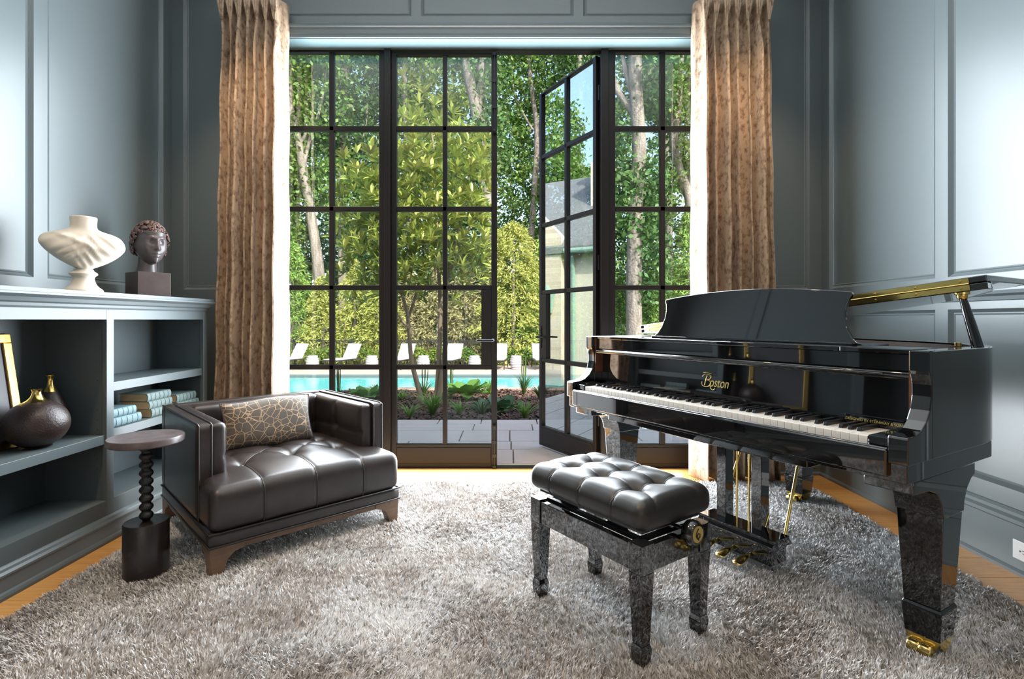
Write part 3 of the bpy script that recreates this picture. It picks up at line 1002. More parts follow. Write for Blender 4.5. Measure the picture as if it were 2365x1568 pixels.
# stitched seams run on down the front face
fr = np.clip((-V[:, 1] - SY / 2 + 0.05) / 0.05, 0, 1)
for a in cols_:
    V[:, 1] += 0.004 * fr * np.exp(-((V[:, 0] - a) / 0.006) ** 2) * (np.abs(V[:, 2]) < SZ)
V[:, 1] -= 0.010 * fr * np.clip(1 - (V[:, 2] / (SZ / 2)) ** 2, 0, 1)
Mc = Matrix.Translation((CW / 2, SY / 2 - 0.030, ZB1 + SZ / 2 - 0.004))
poly_obj('seat_cushion', V, f_, m_leather, ac, M=Mc)
seam_tubes(V, SX, SY, SZ, [(a, rows_[0], a, -SY / 2 + 0.012) for a in cols_], Mc, m_pipe, ac)
seam_tubes(V, SX, SY, SZ, [s4 for s4 in sm_ if abs(s4[0] - s4[2]) > 0.1], Mc, m_pipe, ac, drop=False)
for a in cols_:
    for b in rows_:
        MB().lathe([(0.0, 0.006), (0.008, 0.005), (0.012, 0.0), (0.010, -0.006)], 12, c=(CW / 2 + a, SY / 2 - 0.030 + b, ZB1 + SZ - 0.004 + 0.0)).build('tuft_button', m_leather, ac, smooth=60)

# ------------------------------------------------------------------ lumbar cushion on the armchair
def pillow(name, label, w, h, t, loc, rot):
    n, m = 44, 30
    Vs, fs = [], []
    for side in (-1, 1):
        for i in range(n + 1):
            for j in range(m + 1):
                a, b = -1 + 2 * i / n, -1 + 2 * j / m
                pin = 1 - 0.07 * (1 - abs(b) ** 2) * abs(a) ** 6 - 0.0 * a
                pin2 = 1 - 0.10 * (1 - abs(a) ** 2) * abs(b) ** 6
                thick = max(0, (1 - abs(a) ** 3.2)) ** 0.55 * max(0, (1 - abs(b) ** 3.2)) ** 0.55
                sag = 0.010 * math.sin(3 * a + 1) * b
                Vs.append((a * w / 2 * pin, side * t / 2 * thick, b * h / 2 * pin2 + sag))
    k = (n + 1) * (m + 1)
    for i in range(n):
        for j in range(m):
            q = (i * (m + 1) + j, (i + 1) * (m + 1) + j, (i + 1) * (m + 1) + j + 1, i * (m + 1) + j + 1)
            fs.append(q)
            fs.append(tuple(reversed([x + k for x in q])))
    root = empty(name, loc, label=label, cat='cushion')
    root.rotation_euler = rot
    poly_obj('cover', np.array(Vs), fs, m_pillow, root)
    rim = []
    for i in range(n + 1): rim.append(Vs[i * (m + 1)])
    for j in range(1, m + 1): rim.append(Vs[n * (m + 1) + j])
    for i in range(n - 1, -1, -1): rim.append(Vs[i * (m + 1) + m])
    for j in range(m - 1, 0, -1): rim.append(Vs[j])
    MB().tube(rim, 0.0045, 8, closed=True).build('piping', m_marbt, root, smooth=60)
    return root
def ac_pt(x, y, z):
    c, s_ = math.cos(math.radians(44)), math.sin(math.radians(44))
    return (-1.232 + c * x - s_ * y, 2.162 + s_ * x + c * y, z)
pillow('lumbar_cushion', 'taupe oblong cushion with copper geometric lines lying on the leather armchair', 0.465, 0.275, 0.125, ac_pt(0.425, 0.595, 0.515), (math.radians(-17), math.radians(-1.0), math.radians(40)))

# ------------------------------------------------------------------ side table
st = empty('side_table', (-1.520, 2.175, ZR), label='round drinks table with a twisted black stem on a dark marble drum', cat='side table')
MB().lathe([(0.0, 0.0), (0.078, 0.0), (0.082, 0.004), (0.082, 0.226), (0.079, 0.231), (0.0, 0.231)], 56).build('base', m_marbd, st, smooth=35)
prof = [(0.012, 0.229)]
nb, z0, z1 = 9, 0.236, 0.552
for k in range(nb):
    a, b = z0 + (z1 - z0) * k / nb, z0 + (z1 - z0) * (k + 1) / nb
    for t in (0.08, 0.22, 0.36, 0.5, 0.64, 0.78, 0.92):
        prof.append((0.0115 + 0.0145 * math.sin(PI * t) ** 0.7, a + (b - a) * t))
prof.append((0.014, 0.556))
MB().lathe(prof, 28).build('stem', m_wooddk, st, smooth=60)
MB().lathe([(0.0, 0.553), (0.132, 0.553), (0.137, 0.558), (0.138, 0.578), (0.135, 0.583), (0.0, 0.583)], 64).build('table_top', m_marbt, st, smooth=35)

# ------------------------------------------------------------------ piano bench
pb = empty('piano_bench', (0.3755, 1.89, ZR), math.atan2(-0.819, 0.573), label='black lacquered piano bench with a buttoned black leather seat', cat='bench')
BX, BY = 0.249, 0.144
for sx in (-1, 1):
    for sy in (-1, 1):
        cx_, cy_ = sx * BX, sy * BY
        def rect(hw): return (cx_ - hw, cx_ + hw, cy_ - hw, cy_ + hw)
        mb = MB()
        mb.frustum(rect(0.0275), 0.385, rect(0.0275), 0.295)
        mb.frustum(rect(0.0275), 0.295, rect(0.0190), 0.075)
        mb.frustum(rect(0.0190), 0.075, rect(0.0235), 0.058)
        mb.frustum(rect(0.0235), 0.058, rect(0.0195), 0.006)
        lg = mb.build('leg', m_black, pb, bevel=0.0015)
        MB().lathe([(0.0, -0.003), (0.013, -0.003), (0.013, 0.007)], 16, c=(cx_, cy_, 0)).build('foot_glide', m_gold, lg)
for sy in (-1, 1):
    MB().box(-BX + 0.0275, BX - 0.0275, sy * BY - 0.012 + sy * 0.010, sy * BY + 0.012 + sy * 0.010, 0.296, 0.378).build('apron', m_black, pb, bevel=0.002)
for sx in (-1, 1):
    MB().box(sx * BX - 0.012 + sx * 0.010, sx * BX + 0.012 + sx * 0.010, -BY + 0.0275, BY - 0.0275, 0.296, 0.378).build('apron', m_black, pb, bevel=0.002)
mb = MB()
for sy in (-1, 1): mb.box(-BX + 0.02, BX - 0.02, sy * (BY - 0.022) - 0.008, sy * (BY - 0.022) + 0.008, 0.372, 0.387)
for sx in (-1, 1): mb.box(sx * (BX - 0.022) - 0.008, sx * (BX - 0.022) + 0.008, -BY + 0.02, BY - 0.02, 0.372, 0.387)
mb.build('lift_frame', m_blacks, pb, bevel=0.001)
for sx in (-1, 1):        # scissor arms
    for sy in (-1, 1):
        M = Matrix.Translation((sx * 0.12, sy * 0.10, 0.400)) @ Matrix.Rotation(sx * 0.75, 4, 'Y')
        MB().box(-0.055, 0.055, -0.003, 0.003, -0.009, 0.009, M).build('scissor_arm', m_steel, pb, bevel=0.001)
        MB().prism([(sx * 0.12 - 0.05, 0.385), (sx * 0.12 + 0.05, 0.385), (sx * 0.12 + 0.01, 0.412), (sx * 0.12 - 0.01, 0.412)], sy * 0.112 - 0.002, sy * 0.112 + 0.002, 'y').build('bracket', m_blacks, pb)
for xx in (-0.16, -0.08, 0.08, 0.16, ):
    MB().tube([(xx, -0.11, 0.398), (xx, 0.11, 0.398)], 0.0045, 8).build('cross_rod', m_steel, pb, smooth=50)
MB().tube([(-0.20, 0.03, 0.395), (BX + 0.05, 0.03, 0.395)], 0.006, 10).build('screw_rod', m_steel, pb, smooth=50)
KY = 0.040
kn = MB().lathe([(0.0, 0.0), (0.020, 0.0), (0.022, 0.006), (0.036, 0.010), (0.041, 0.022), (0.040, 0.036), (0.034, 0.046), (0.029, 0.0465), (0.0, 0.0465)], 40, M=Matrix.Translation((BX + 0.024, KY, 0.388)) @ Matrix.Rotation(PI / 2, 4, 'Y')).build('adjusting_knob', m_black, pb, smooth=40)
MB().lathe([(0.0, 0.0), (0.026, 0.0), (0.026, 0.0012), (0.0, 0.0012)], 32, M=Matrix.Translation((BX + 0.0706, KY, 0.388)) @ Matrix.Rotation(PI / 2, 4, 'Y')).build('emblem', m_goldp, kn)
KX = BX + 0.0725
def kp(a, b): return (KX, KY + a * 1.3, 0.388 + b * 1.3)
MB().tube([kp(0.001, 0.014), kp(-0.006, 0.006), kp(-0.008, -0.004), kp(-0.002, -0.011), kp(0.006, -0.008), kp(0.007, 0.0), kp(0.001, 0.003), kp(-0.004, -0.002), kp(0.002, -0.014)], 0.0018, 6).build('emblem_mark', m_blacks, kn)
SX, SY, SZ = 0.565, 0.348, 0.092
bt = [(a, b) for a in (-0.155, 0.0, 0.155) for b in (-0.058, 0.058)]
sm_ = []
for a in (-0.155, 0.0, 0.155):
    sm_ += [(a, -0.058, a, -SY / 2), (a, 0.058, a, SY / 2), (a, -0.058, a, 0.058)]
for b in (-0.058, 0.058):
    sm_ += [(-0.155, b, 0.155, b)]
sm_ += [(-0.155, -0.058, -SX / 2, -0.11), (-0.155, 0.058, -SX / 2, 0.11), (0.155, -0.058, SX / 2, -0.11), (0.155, 0.058, SX / 2, 0.11)]
V, f_ = tufted(SX, SY, SZ, 0.034, (110, 70, 12), bt, sm_, crown=0.034, depth=0.046, sig=0.036, sdep=0.0036, ssig=0.0055)
for s_ in (-1, 1):
    fr = np.clip((s_ * V[:, 1] - SY / 2 + 0.045) / 0.045, 0, 1)
    for a in (-0.155, 0.0, 0.155):
        V[:, 1] -= s_ * 0.004 * fr * np.exp(-((V[:, 0] - a) / 0.005) ** 2)
    V[:, 1] += s_ * 0.008 * fr * np.clip(1 - (V[:, 2] / (SZ / 2)) ** 2, 0, 1)
Mc = Matrix.Translation((0, 0, 0.418 + SZ / 2))
poly_obj('seat_cushion', V, f_, m_leathb, pb, M=Mc)
seam_tubes(V, SX, SY, SZ, [(a, s_ * 0.058, a, s_ * (SY / 2 - 0.010)) for a in (-0.155, 0.0, 0.155) for s_ in (-1, 1)], Mc, m_blacks, pb, r=0.0013)
seam_tubes(V, SX, SY, SZ, [(a, -0.058, a, 0.058) for a in (-0.155, 0.0, 0.155)], Mc, m_blacks, pb, r=0.0011, drop=False)
MB().box(-SX / 2 + 0.03, SX / 2 - 0.03, -SY / 2 + 0.03, SY / 2 - 0.03, 0.408, 0.420).build('seat_board', m_blacks, pb)

# ------------------------------------------------------------------ grand piano
PW = 1.592
gp = empty('grand_piano', (0.304, 2.832, ZR), math.atan2(-0.862, 0.508), label='glossy black grand piano with its lid propped low beside the right wall', cat='piano')
out_ctrl = [(0, 0.15), (0, 0.5), (0, 0.85), (0.012, 1.02), (0.055, 1.17), (0.14, 1.31), (0.27, 1.42), (0.42, 1.465), (0.56, 1.43), (0.67, 1.35), (0.77, 1.255), (0.88, 1.165), (1.01, 1.095), (1.16, 1.035), (1.31, 0.965), (1.43, 0.88), (1.52, 0.78), (1.572, 0.67), (1.592, 0.55), (1.592, 0.35), (1.592, 0.15)]
outer = [Vector((p.x, p.y)) for p in catmull([(a, b, 0) for a, b in out_ctrl], 7)]
def offset(line, d):
    res = []
    n = len(line)
    for i, p in enumerate(line):
        t = line[min(i + 1, n - 1)] - line[max(i - 1, 0)]
        t.normalize()
        nrm = Vector((t.y, -t.x))      # inside is to the right of travel (bass -> tail -> treble)
        res.append(p + nrm * d)
    return res
def rim(name, d0, d1, z0, z1, mtl, bevel=0.0):
    A, B = offset(outer, d0), offset(outer, d1)
    n = len(A)
    mb = MB()
    vs = [(p.x, p.y, z0) for p in A] + [(p.x, p.y, z1) for p in A] + [(p.x, p.y, z1) for p in B] + [(p.x, p.y, z0) for p in B]
    fs = []
    for i in range(n - 1):
        for k in range(4):
            k2 = (k + 1) % 4
            fs.append((k * n + i, k * n + i + 1, k2 * n + i + 1, k2 * n + i))
    fs += [(0, n, 2 * n, 3 * n), (n - 1, 4 * n - 1, 3 * n - 1, 2 * n - 1)]
    mb.add(vs, fs)
    return mb.build(name, mtl, gp, bevel=bevel, smooth=30)
ZRIM = 0.975
rim('rim', 0.0, 0.052, 0.655, ZRIM, m_black, bevel=0.003)
rim('inner_rim', 0.0525, 0.060, 0.78, ZRIM - 0.006, m_mahog)
inn = offset(outer, 0.061)
body = [(p.x, p.y) for p in inn]
sbp = [(x_, max(y_, 0.50)) for x_, y_ in body]
MB().prism(sbp, 0.835, 0.85, 'z').build('soundboard', m_plate, gp)
MB().prism(body, 0.655, 0.67, 'z').build('underside', m_blacks, gp)
# arms sweeping down to the cheeks
arm = [(0.0, 0.655), (0.0, 0.728), (0.004, 0.735), (0.05, 0.738), (0.085, 0.748), (0.115, 0.770), (0.136, 0.800), (0.147, 0.840), (0.146, 0.875), (0.136, 0.905), (0.130, 0.915), (0.130, ZRIM), (0.152, ZRIM), (0.152, 0.655)]
for x0, x1 in ((0.0, 0.052), (PW - 0.052, PW)):
    MB().prism(arm, x0, x1, 'x').build('arm', m_black, gp, bevel=0.003)
# keybed and stepped supports below
MB().box(0.008, PW - 0.008, 0.012, 0.62, 0.600, 0.655).build('key_bed', m_black, gp, bevel=0.002)
MB().box(0.30, PW - 0.30, 0.03, 0.50, 0.572, 0.600).build('lyre_block', m_black, gp, bevel=0.004)
MB().box(0.052, PW - 0.052, -0.004, 0.024, 0.612, 0.692).build('key_slip', m_black, gp, bevel=0.006, seg=4)
MB().tube([(0.055, 0.008, 0.690), (PW - 0.055, 0.008, 0.690)], 0.0075, 10).build('slip_moulding', m_black, gp, smooth=60)
for x0, x1 in ((0.0525, 0.116), (PW - 0.116, PW - 0.0525)):
    kb = MB().box(x0, x1, 0.026, 0.185, 0.655, 0.722).build('key_block', m_black, gp, bevel=0.004)
    MB().lathe([(0.005, 0), (0.006, 0.002), (0.0, 0.003)], 12, c=((x0 + x1) / 2, 0.07, 0.722)).build('block_screw', m_steel, kb)
# keys
K0, KW = 0.1175, (PW - 0.235) / 52
wk = None
for i in range(52):
    if wk is None:
        wk = MB().box(0.0004, KW - 0.0004, 0.030, 0.192, 0.672, 0.716).build('white_key', m_ivory, gp, bevel=0.0012)
        wk.location = (K0, 0, 0)
    else:
        share(wk, (K0 + i * KW, 0, 0))
bk = None
for i in range(51):
    deg = i % 7          # lowest key is A: A B C D E F G
    if deg in (1, 4): continue
    x = K0 + (i + 1) * KW + {0: 0.001, 2: -0.002, 3: 0.002, 5: -0.002, 6: 0.0}.get(deg, 0)
    if bk is None:
        bk = MB().prism([(0.082, 0.716), (0.086, 0.727), (0.092, 0.7285), (0.193, 0.7285), (0.193, 0.700), (0.082, 0.700)], -0.0068, 0.0068, 'x').build('black_key', m_ebony, gp, bevel=0.0016)
        bk.location = (x, 0, 0)
    else:
        share(bk, (x, 0, 0))
# fallboard: leaning panel with a rounded lip
fb = MB().prism([(0.196, 0.712), (0.2045, 0.885), (0.226, 0.885), (0.226, 0.712)], 0.0535, PW - 0.0535, 'x').build('fallboard', m_black, gp)
MB().prism([(0.150, 0.893), (0.154, 0.884), (0.206, 0.880), (0.230, 0.890), (0.230, 0.906), (0.160, 0.909), (0.150, 0.904)], 0.0535, PW - 0.0535, 'x').build('fallboard_lip', m_black, gp, bevel=0.003, smooth=40)
MB().box(0.0535, PW - 0.0535, 0.158, 0.180, 0.909, ZRIM - 0.012).build('front_rail', m_black, gp, bevel=0.003)
for x0, x1 in ((0.0535, 0.262), (0.265, PW - 0.265), (PW - 0.262, PW - 0.0535)):
    MB().box(x0, x1, 0.151, 0.50 if 0.2 < x0 < 0.5 else 0.33, ZRIM - 0.013, ZRIM + 0.002).build('music_shelf', m_black, gp, bevel=0.0025)
MB().tube([(0.13, 0.150, 0.897), (PW - 0.13, 0.150, 0.897)], 0.0035, 8).build('lip_strip', m_black, gp, smooth=50)
MB().box(PW - 0.262, PW - 0.088, 0.1865, 0.191, 0.722, 0.750).build('name_strip', m_black, gp, bevel=0.001)
text_part('DESIGNED BY STEINWAY & SONS', 0.0125, m_goldp, gp, Matrix.Translation((PW - 0.172, 0.1858, 0.7305)) @ Matrix.Rotation(PI / 2, 4, 'X'), spacing=0.92)
# script lettering on the fallboard
FBY = 0.1985
text_part('oston', 0.058, m_goldp, gp, Matrix.Translation((PW / 2 + 0.018, FBY - 0.0004, 0.778)) @ Matrix.Rotation(PI / 2 - 0.049, 4, 'X') @ Matrix.Diagonal((0.72, 1, 1, 1)), shear=0.28)
def bp(a, b): return (PW / 2 - 0.052 + a, FBY - 0.0005, 0.777 + b)
strokes = [[bp(0.012, 0.048), bp(0.006, 0.030), bp(0.0, 0.010), bp(-0.005, 0.0)],
           [bp(-0.014, 0.040), bp(-0.004, 0.050), bp(0.014, 0.052), bp(0.028, 0.049), bp(0.031, 0.040), bp(0.024, 0.031), bp(0.010, 0.027), bp(0.022, 0.026), bp(0.030, 0.018), bp(0.026, 0.006), bp(0.010, -0.002), bp(-0.008, -0.002), bp(-0.017, 0.006), bp(-0.016, 0.018)],
           [bp(-0.010, 0.058), bp(0.012, 0.060), bp(0.034, 0.055)],
           [bp(0.026, 0.006), bp(0.030, -0.008), bp(0.042, -0.013), bp(0.052, -0.006)]]
mb = MB()
for sk in strokes:
    c_ = catmull(sk, 6)
    mb.tube(c_, [0.0009 + 0.0011 * math.sin(PI * i / (len(c_) - 1)) for i in range(len(c_))], 6)
mb.build('lettering', m_goldp, gp, smooth=60)
# music desk: arched top, waisted sides, leaning back
dl, dr, zb_, zt_ = PW - 1.292, PW - 0.277, ZRIM + 0.003, 1.178
half, cxm = (dr - dl) / 2, (dl + dr) / 2
side = [(half, 0.0), (half - 0.012, 0.006), (half - 0.034, 0.022), (half - 0.055, 0.055), (half - 0.068, 0.100), (half - 0.070, 0.140), (half - 0.062, 0.172), (half - 0.052, 0.188), (half - 0.058, 0.200)]
topn = 14
poly = [(cxm + a, b) for a, b in side]
xe = half - 0.058
for k in range(1, topn):
    a = xe - 2 * xe * k / topn
    poly.append((cxm + a, 0.200 + 0.030 * (1 - (a / xe) ** 2)))
poly += [(cxm - a, b) for a, b in reversed(side)]
Md = Matrix.Translation((0, 0.330, zb_)) @ Matrix.Rotation(-0.22, 4, 'X')
MB().prism(poly, 0.0, 0.016, 'y', Md).build('music_desk', m_black, gp, bevel=0.003, smooth=30)
MB().box(dl + 0.02, dr - 0.02, 0.305, 0.345, zb_ - 0.001, zb_ + 0.006).build('desk_ledge', m_black, gp, bevel=0.002)
# lid propped a few degrees on the treble side, front flap folded back on top
TILT = math.radians(6.6)
ML = Matrix.Translation((0, 0, ZRIM + 0.012)) @ Matrix.Rotation(-TILT, 4, 'Y')
LY = 0.56
ol = offset(outer, -0.012)
lid_poly = [(p.x, p.y) for p in ol if p.y > LY + 0.01]
lid_poly = [(-0.012, LY)] + lid_poly + [(PW + 0.012, LY)]
lid = MB().prism(lid_poly, 0.0, 0.024, 'z', ML).build('lid', m_black, gp, bevel=0.003, smooth=25)
fp_ = [(-0.012, LY), (PW + 0.012, LY), (PW + 0.012, LY + 0.37), (PW - 0.05, LY + 0.41), (-0.012, LY + 0.41)]
MB().prism(fp_, 0.026, 0.048, 'z', ML).build('lid_flap', m_black, gp, bevel=0.003)
hg = MB().box(0.02, PW - 0.035, LY - 0.004, LY + 0.001, 0.003, 0.0235, ML).box(0.02, PW - 0.035, LY - 0.004, LY + 0.001, 0.0255, 0.0455, ML)
hg.tube([ML @ Vector((0.02, LY - 0.005, 0.0245)), ML @ Vector((PW - 0.035, LY - 0.005, 0.0245))], 0.003, 8)
hg = hg.build('lid_hinge', m_brass, gp)
sc0 = None
for k in range(12):
    for zz in (0.012, 0.036):
        p = ML @ Vector((0.06 + k * 0.134, LY - 0.004, zz))
        if sc0 is None:
            sc0 = MB().lathe([(0.0045, 0), (0.0035, 0.002), (0.0, 0.0025)], 8, M=Matrix.Rotation(PI / 2, 4, 'X')).build('hinge_screw', m_brass, gp)
            sc0.location = p; sc0.parent = hg
        else:
            share(sc0, p)
for (xx, yy) in ((PW - 0.50, LY + 0.03), (PW - 0.070, LY + 0.035)):
    p = ML @ Vector((xx, yy, 0))
    MB().lathe([(0.0, -0.022), (0.014, -0.022), (0.016, -0.018), (0.016, -0.008), (0.022, -0.006), (0.022, 0.002)], 20, c=p).build('prop_socket', m_brass, gp, smooth=40)
pa, pt = Vector((PW - 0.030, LY + 0.02, ZRIM - 0.01)), ML @ Vector((PW - 0.070, LY + 0.035, -0.018))
MB().tube([pa, pa.lerp(pt, 0.5), pt], [0.017, 0.015, 0.011], 14).build('lid_prop', m_black, gp, smooth=50)
MB().lathe([(0.010, 0), (0.010, 0.012), (0.0, 0.013)], 12, c=(PW - 0.09, LY + 0.03, ZRIM)).build('prop_cup', m_brass, gp)
# legs
def piano_leg(cx_, cy_, front=True):
    mb = MB()
    def rc(a, b=None):
        b = b or a
        return (cx_ - a, cx_ + a, cy_ - b, cy_ + b)
    mb.frustum(rc(0.063, 0.072), 0.50, rc(0.063, 0.070), 0.46)
    mb.frustum(rc(0.063, 0.070), 0.46, rc(0.050, 0.052), 0.16)
    mb.frustum(rc(0.050, 0.052), 0.16, rc(0.055, 0.057), 0.150)
    mb.frustum(rc(0.055, 0.057), 0.150, rc(0.048, 0.050), 0.058)
    lg = mb.build('leg', m_black, gp, bevel=0.002)
    if front:
        pr = [(cy_ - 0.27, 0.600), (cy_ + 0.16, 0.600), (cy_ + 0.16, 0.562), (cy_ + 0.130, 0.550), (cy_ + 0.100, 0.525), (cy_ + 0.080, 0.490), (cy_ + 0.074, 0.455), (cy_ - 0.074, 0.455), (cy_ - 0.085, 0.500), (cy_ - 0.115, 0.540), (cy_ - 0.17, 0.558), (cy_ - 0.27, 0.562)]
        MB().prism(pr, cx_ - 0.066, cx_ + 0.066, 'x').build('leg_bracket', m_black, lg, bevel=0.003, smooth=30)
    else:
        MB().frustum(rc(0.09), 0.655, rc(0.066, 0.072), 0.49).build('leg_bracket', m_black, lg, bevel=0.003)
    cs_ = MB()
    cs_.prism([(cx_ - 0.048, 0.058), (cx_ + 0.048, 0.058), (cx_ + 0.034, 0.026), (cx_ - 0.034, 0.026)], cy_ - 0.048, cy_ - 0.040, 'y')
    cs_.prism([(cy_ - 0.048, 0.058), (cy_ + 0.048, 0.058), (cy_ + 0.020, 0.022), (cy_ - 0.020, 0.022)], cx_ + 0.034, cx_ + 0.046, 'x')
    cs_.prism([(cy_ - 0.048, 0.058), (cy_ + 0.048, 0.058), (cy_ + 0.020, 0.022), (cy_ - 0.020, 0.022)], cx_ - 0.046, cx_ - 0.034, 'x')
    c2 = cs_.build('caster_bracket', m_brass, lg, bevel=0.001)
    for a, b in ((-0.032, -0.0006), (0.0006, 0.032)):
        MB().lathe([(0.0, a), (0.020, a), (0.022, a + 0.004), (0.022, b - 0.004), (0.020, b), (0.0, b)], 24, M=Matrix.Translation((cx_, cy_ - 0.058, 0.024)) @ Matrix.Rotation(PI / 2, 4, 'Y')).build('caster_wheel', m_brass, c2, smooth=40)
piano_leg(PW - 0.075, 0.325)
piano_leg(0.075, 0.325)
piano_leg(0.50, 1.32, front=False)
# pedal lyre
LX = PW - 0.79
ly = MB().box(LX - 0.175, LX + 0.175, 0.315, 0.425, 0.045, 0.120).build('lyre_box', m_black, gp, bevel=0.006, seg=3)
MB().prism([(0.300, 0.120), (0.440, 0.120), (0.440, 0.132), (0.425, 0.146), (0.425, 0.158), (0.315, 0.158), (0.315, 0.146), (0.300, 0.132)], LX - 0.188, LX + 0.188, 'x').build('lyre_moulding', m_black, gp, bevel=0.002)
for sx in (-1, 1):
    MB().box(LX + sx * 0.088 - 0.024, LX + sx * 0.088 + 0.024, 0.345, 0.400, 0.155, 0.575).build('lyre_post', m_black, gp, bevel=0.002)
for xx in (-0.024, 0.036):
    MB().tube([(LX + xx, 0.37, 0.155), (LX + xx, 0.37, 0.575)], 0.0045, 8).build('pedal_rod', m_brass, gp, smooth=50)
for sx in (-1, 1):
    MB().tube([(LX + sx * 0.16, 0.43, 0.13), (LX + sx * 0.13, 0.66, 0.655)], 0.0065, 10).build('brace_rod', m_brass, gp, smooth=50)
for xx in (-0.085, 0.0, 0.085):
    pts = [(LX + xx, 0.320, 0.066), (LX + xx, 0.285, 0.066), (LX + xx, 0.250, 0.060), (LX + xx, 0.225, 0.054), (LX + xx, 0.206, 0.050)]
    wd = [0.014, 0.014, 0.020, 0.027, 0.014]
    mb = MB()
    vs, fs = [], []
    seg = 14
    for (p, w) in zip(pts, wd):
        for k in range(seg):
            a = 2 * PI * k / seg
            vs.append((p[0] + w * math.cos(a), p[1], p[2] + 0.0075 * math.sin(a)))
    for i in range(len(pts) - 1):
        for k in range(seg):
            k2 = (k + 1) % seg
            fs.append((i * seg + k, i * seg + k2, (i + 1) * seg + k2, (i + 1) * seg + k))
    fs += [tuple(range(seg)), tuple((len(pts) - 1) * seg + k for k in range(seg))]
    mb.add(vs, fs)
    p_ = mb.build('pedal', m_brass, gp, smooth=50)
    sb = p_.modifiers.new('sub', 'SUBSURF'); sb.levels = 1; sb.render_levels = 2

# ------------------------------------------------------------------ books on the right-hand shelf
def book(name, label, y0, y1, xf, depth, z, th, mtl, tilt=0.0, group=None):
    """lies flat, spine towards the room (+X), fore-edge to the wall"""
    L = y1 - y0
    root = empty(name, ((xf - depth / 2), (y0 + y1) / 2, z), tilt, label=label, cat='book', group=group)
    hx, hy = depth / 2, L / 2
    c = MB()
    c.box(-hx, hx - 0.006, -hy, hy, 0, 0.0028).box(-hx, hx - 0.006, -hy, hy, th - 0.0028, th)
    n = 8
    spine_o = [(hx - 0.008 + 0.010 * math.sin(PI * k / n), th / 2 - th / 2 * math.cos(PI * k / n)) for k in range(n + 1)]
    spine_i = [(hx - 0.012 + 0.010 * math.sin(PI * k / n), th / 2 - (th / 2 - 0.003) * math.cos(PI * k / n)) for k in range(n, -1, -1)]
    c.prism(spine_o + spine_i, -hy, hy, 'y')
    c.build('cover', mtl, root, bevel=0.0006, seg=1)
    MB().box(-hx + 0.004, hx - 0.006, -hy + 0.004, hy - 0.004, 0.0028, th - 0.0028).build('pages', m_pages, root)
    for k in range(5):
        yy = -hy + L * (0.14 + 0.18 * k)
        sp = [(hx - 0.0078 + 0.0108 * math.sin(PI * q / n), th / 2 - (th / 2) * 0.98 * math.cos(PI * q / n)) for q in range(n + 1)]
        sp2 = [(a - 0.004, b) for a, b in reversed(sp)]
        MB().prism(sp + sp2, yy - 0.0018, yy + 0.0018, 'y').build('spine_band', m_bookd, root)
    return root
ZS = 0.534
gA, gB, gC = 'books in the pile beside the stile', 'books in the tall middle pile', 'books in the pile behind the armchair back'
book('book', 'blue ribbed book at the bottom of the pile of two next to the shelf divider', 2.612, 2.825, -2.000, 0.16, ZS, 0.047, m_bookc, 0.01, gA)
book('book', 'blue ribbed book on top of the pile of two next to the shelf divider', 2.606, 2.790, -2.004, 0.15, ZS + 0.047, 0.044, m_bookc, -0.02, gA)
book('book', 'grey-green book at the bottom of the pile of three in the middle of the shelf', 2.905, 3.10, -2.000, 0.14, ZS, 0.047, m_bookg, 0.0, gB)
book('book', 'grey-green book second in the pile of three in the middle of the shelf', 2.885, 3.085, -2.002, 0.16, ZS + 0.047, 0.044, m_bookg, 0.02, gB)
book('book', 'grey-green book on top of the pile of three in the middle of the shelf', 2.880, 3.075, -2.004, 0.16, ZS + 0.091, 0.045, m_bookg, -0.01, gB)
book('book', 'grey-green book at the bottom of the far pile of two nearest the curtain', 3.140, 3.348, -2.002, 0.15, ZS, 0.046, m_bookg, 0.0, gC)
book('book', 'grey-green book on top of the far pile of two nearest the curtain', 3.130, 3.325, -2.006, 0.15, ZS + 0.046, 0.048, m_bookg, 0.015, gC)

# ------------------------------------------------------------------ vases and picture on the near shelf
va = empty('vase', (-2.095, 2.305, 0.515), label='squat round brown vase with a flared gold neck', cat='vase', group='vases on the bookcase shelf')
pr = [(0.0, 0.0), (0.040, 0.0), (0.055, 0.006)]
for k in range(3, 30):
    a = -PI / 2 + PI * k / 31
    pr.append((0.117 * math.cos(a), 0.106 + 0.105 * math.sin(a)))
MB().lathe(pr + [(0.026, 0.210)], 56).build('body', m_vase, va, smooth=60)
MB().lathe([(0.050, 0.199), (0.034, 0.210), (0.023, 0.222), (0.017, 0.236), (0.015, 0.246), (0.019, 0.256), (0.020, 0.258), (0.016, 0.257), (0.012, 0.246), (0.012, 0.225)], 36).build('neck', m_brass, va, smooth=60)
vb = empty('vase', (-2.185, 2.475, 0.515), label='tall teardrop brown vase with a slim gold neck', cat='vase', group='vases on the bookcase shelf')
MB().lathe([(0.0, 0.0), (0.040, 0.0), (0.056, 0.012), (0.070, 0.045), (0.074, 0.085), (0.070, 0.125), (0.058, 0.165), (0.043, 0.198), (0.029, 0.225)], 44).build('body', m_vase, vb, smooth=60)
MB().lathe([(0.0305, 0.222), (0.024, 0.234), (0.016, 0.250), (0.0125, 0.270), (0.0125, 0.292), (0.018, 0.300), (0.018, 0.303), (0.012, 0.301), (0.009, 0.290)], 32).build('neck', m_brass, vb, smooth=60)
pf = empty('picture_frame', (-2.190, 2.10, 0.5155), label='leaning gold-framed picture at the left edge of the shelf', cat='picture')
Mf = Matrix.Rotation(-0.15, 4, 'Y')
fw, fh = 0.25, 0.505
bars = [((-fw, fw), (0, 0.040)), ((-fw, fw), (fh - 0.040, fh)), ((-fw, -fw + 0.040), (0.040, fh - 0.040)), ((fw - 0.040, fw), (0.040, fh - 0.040))]
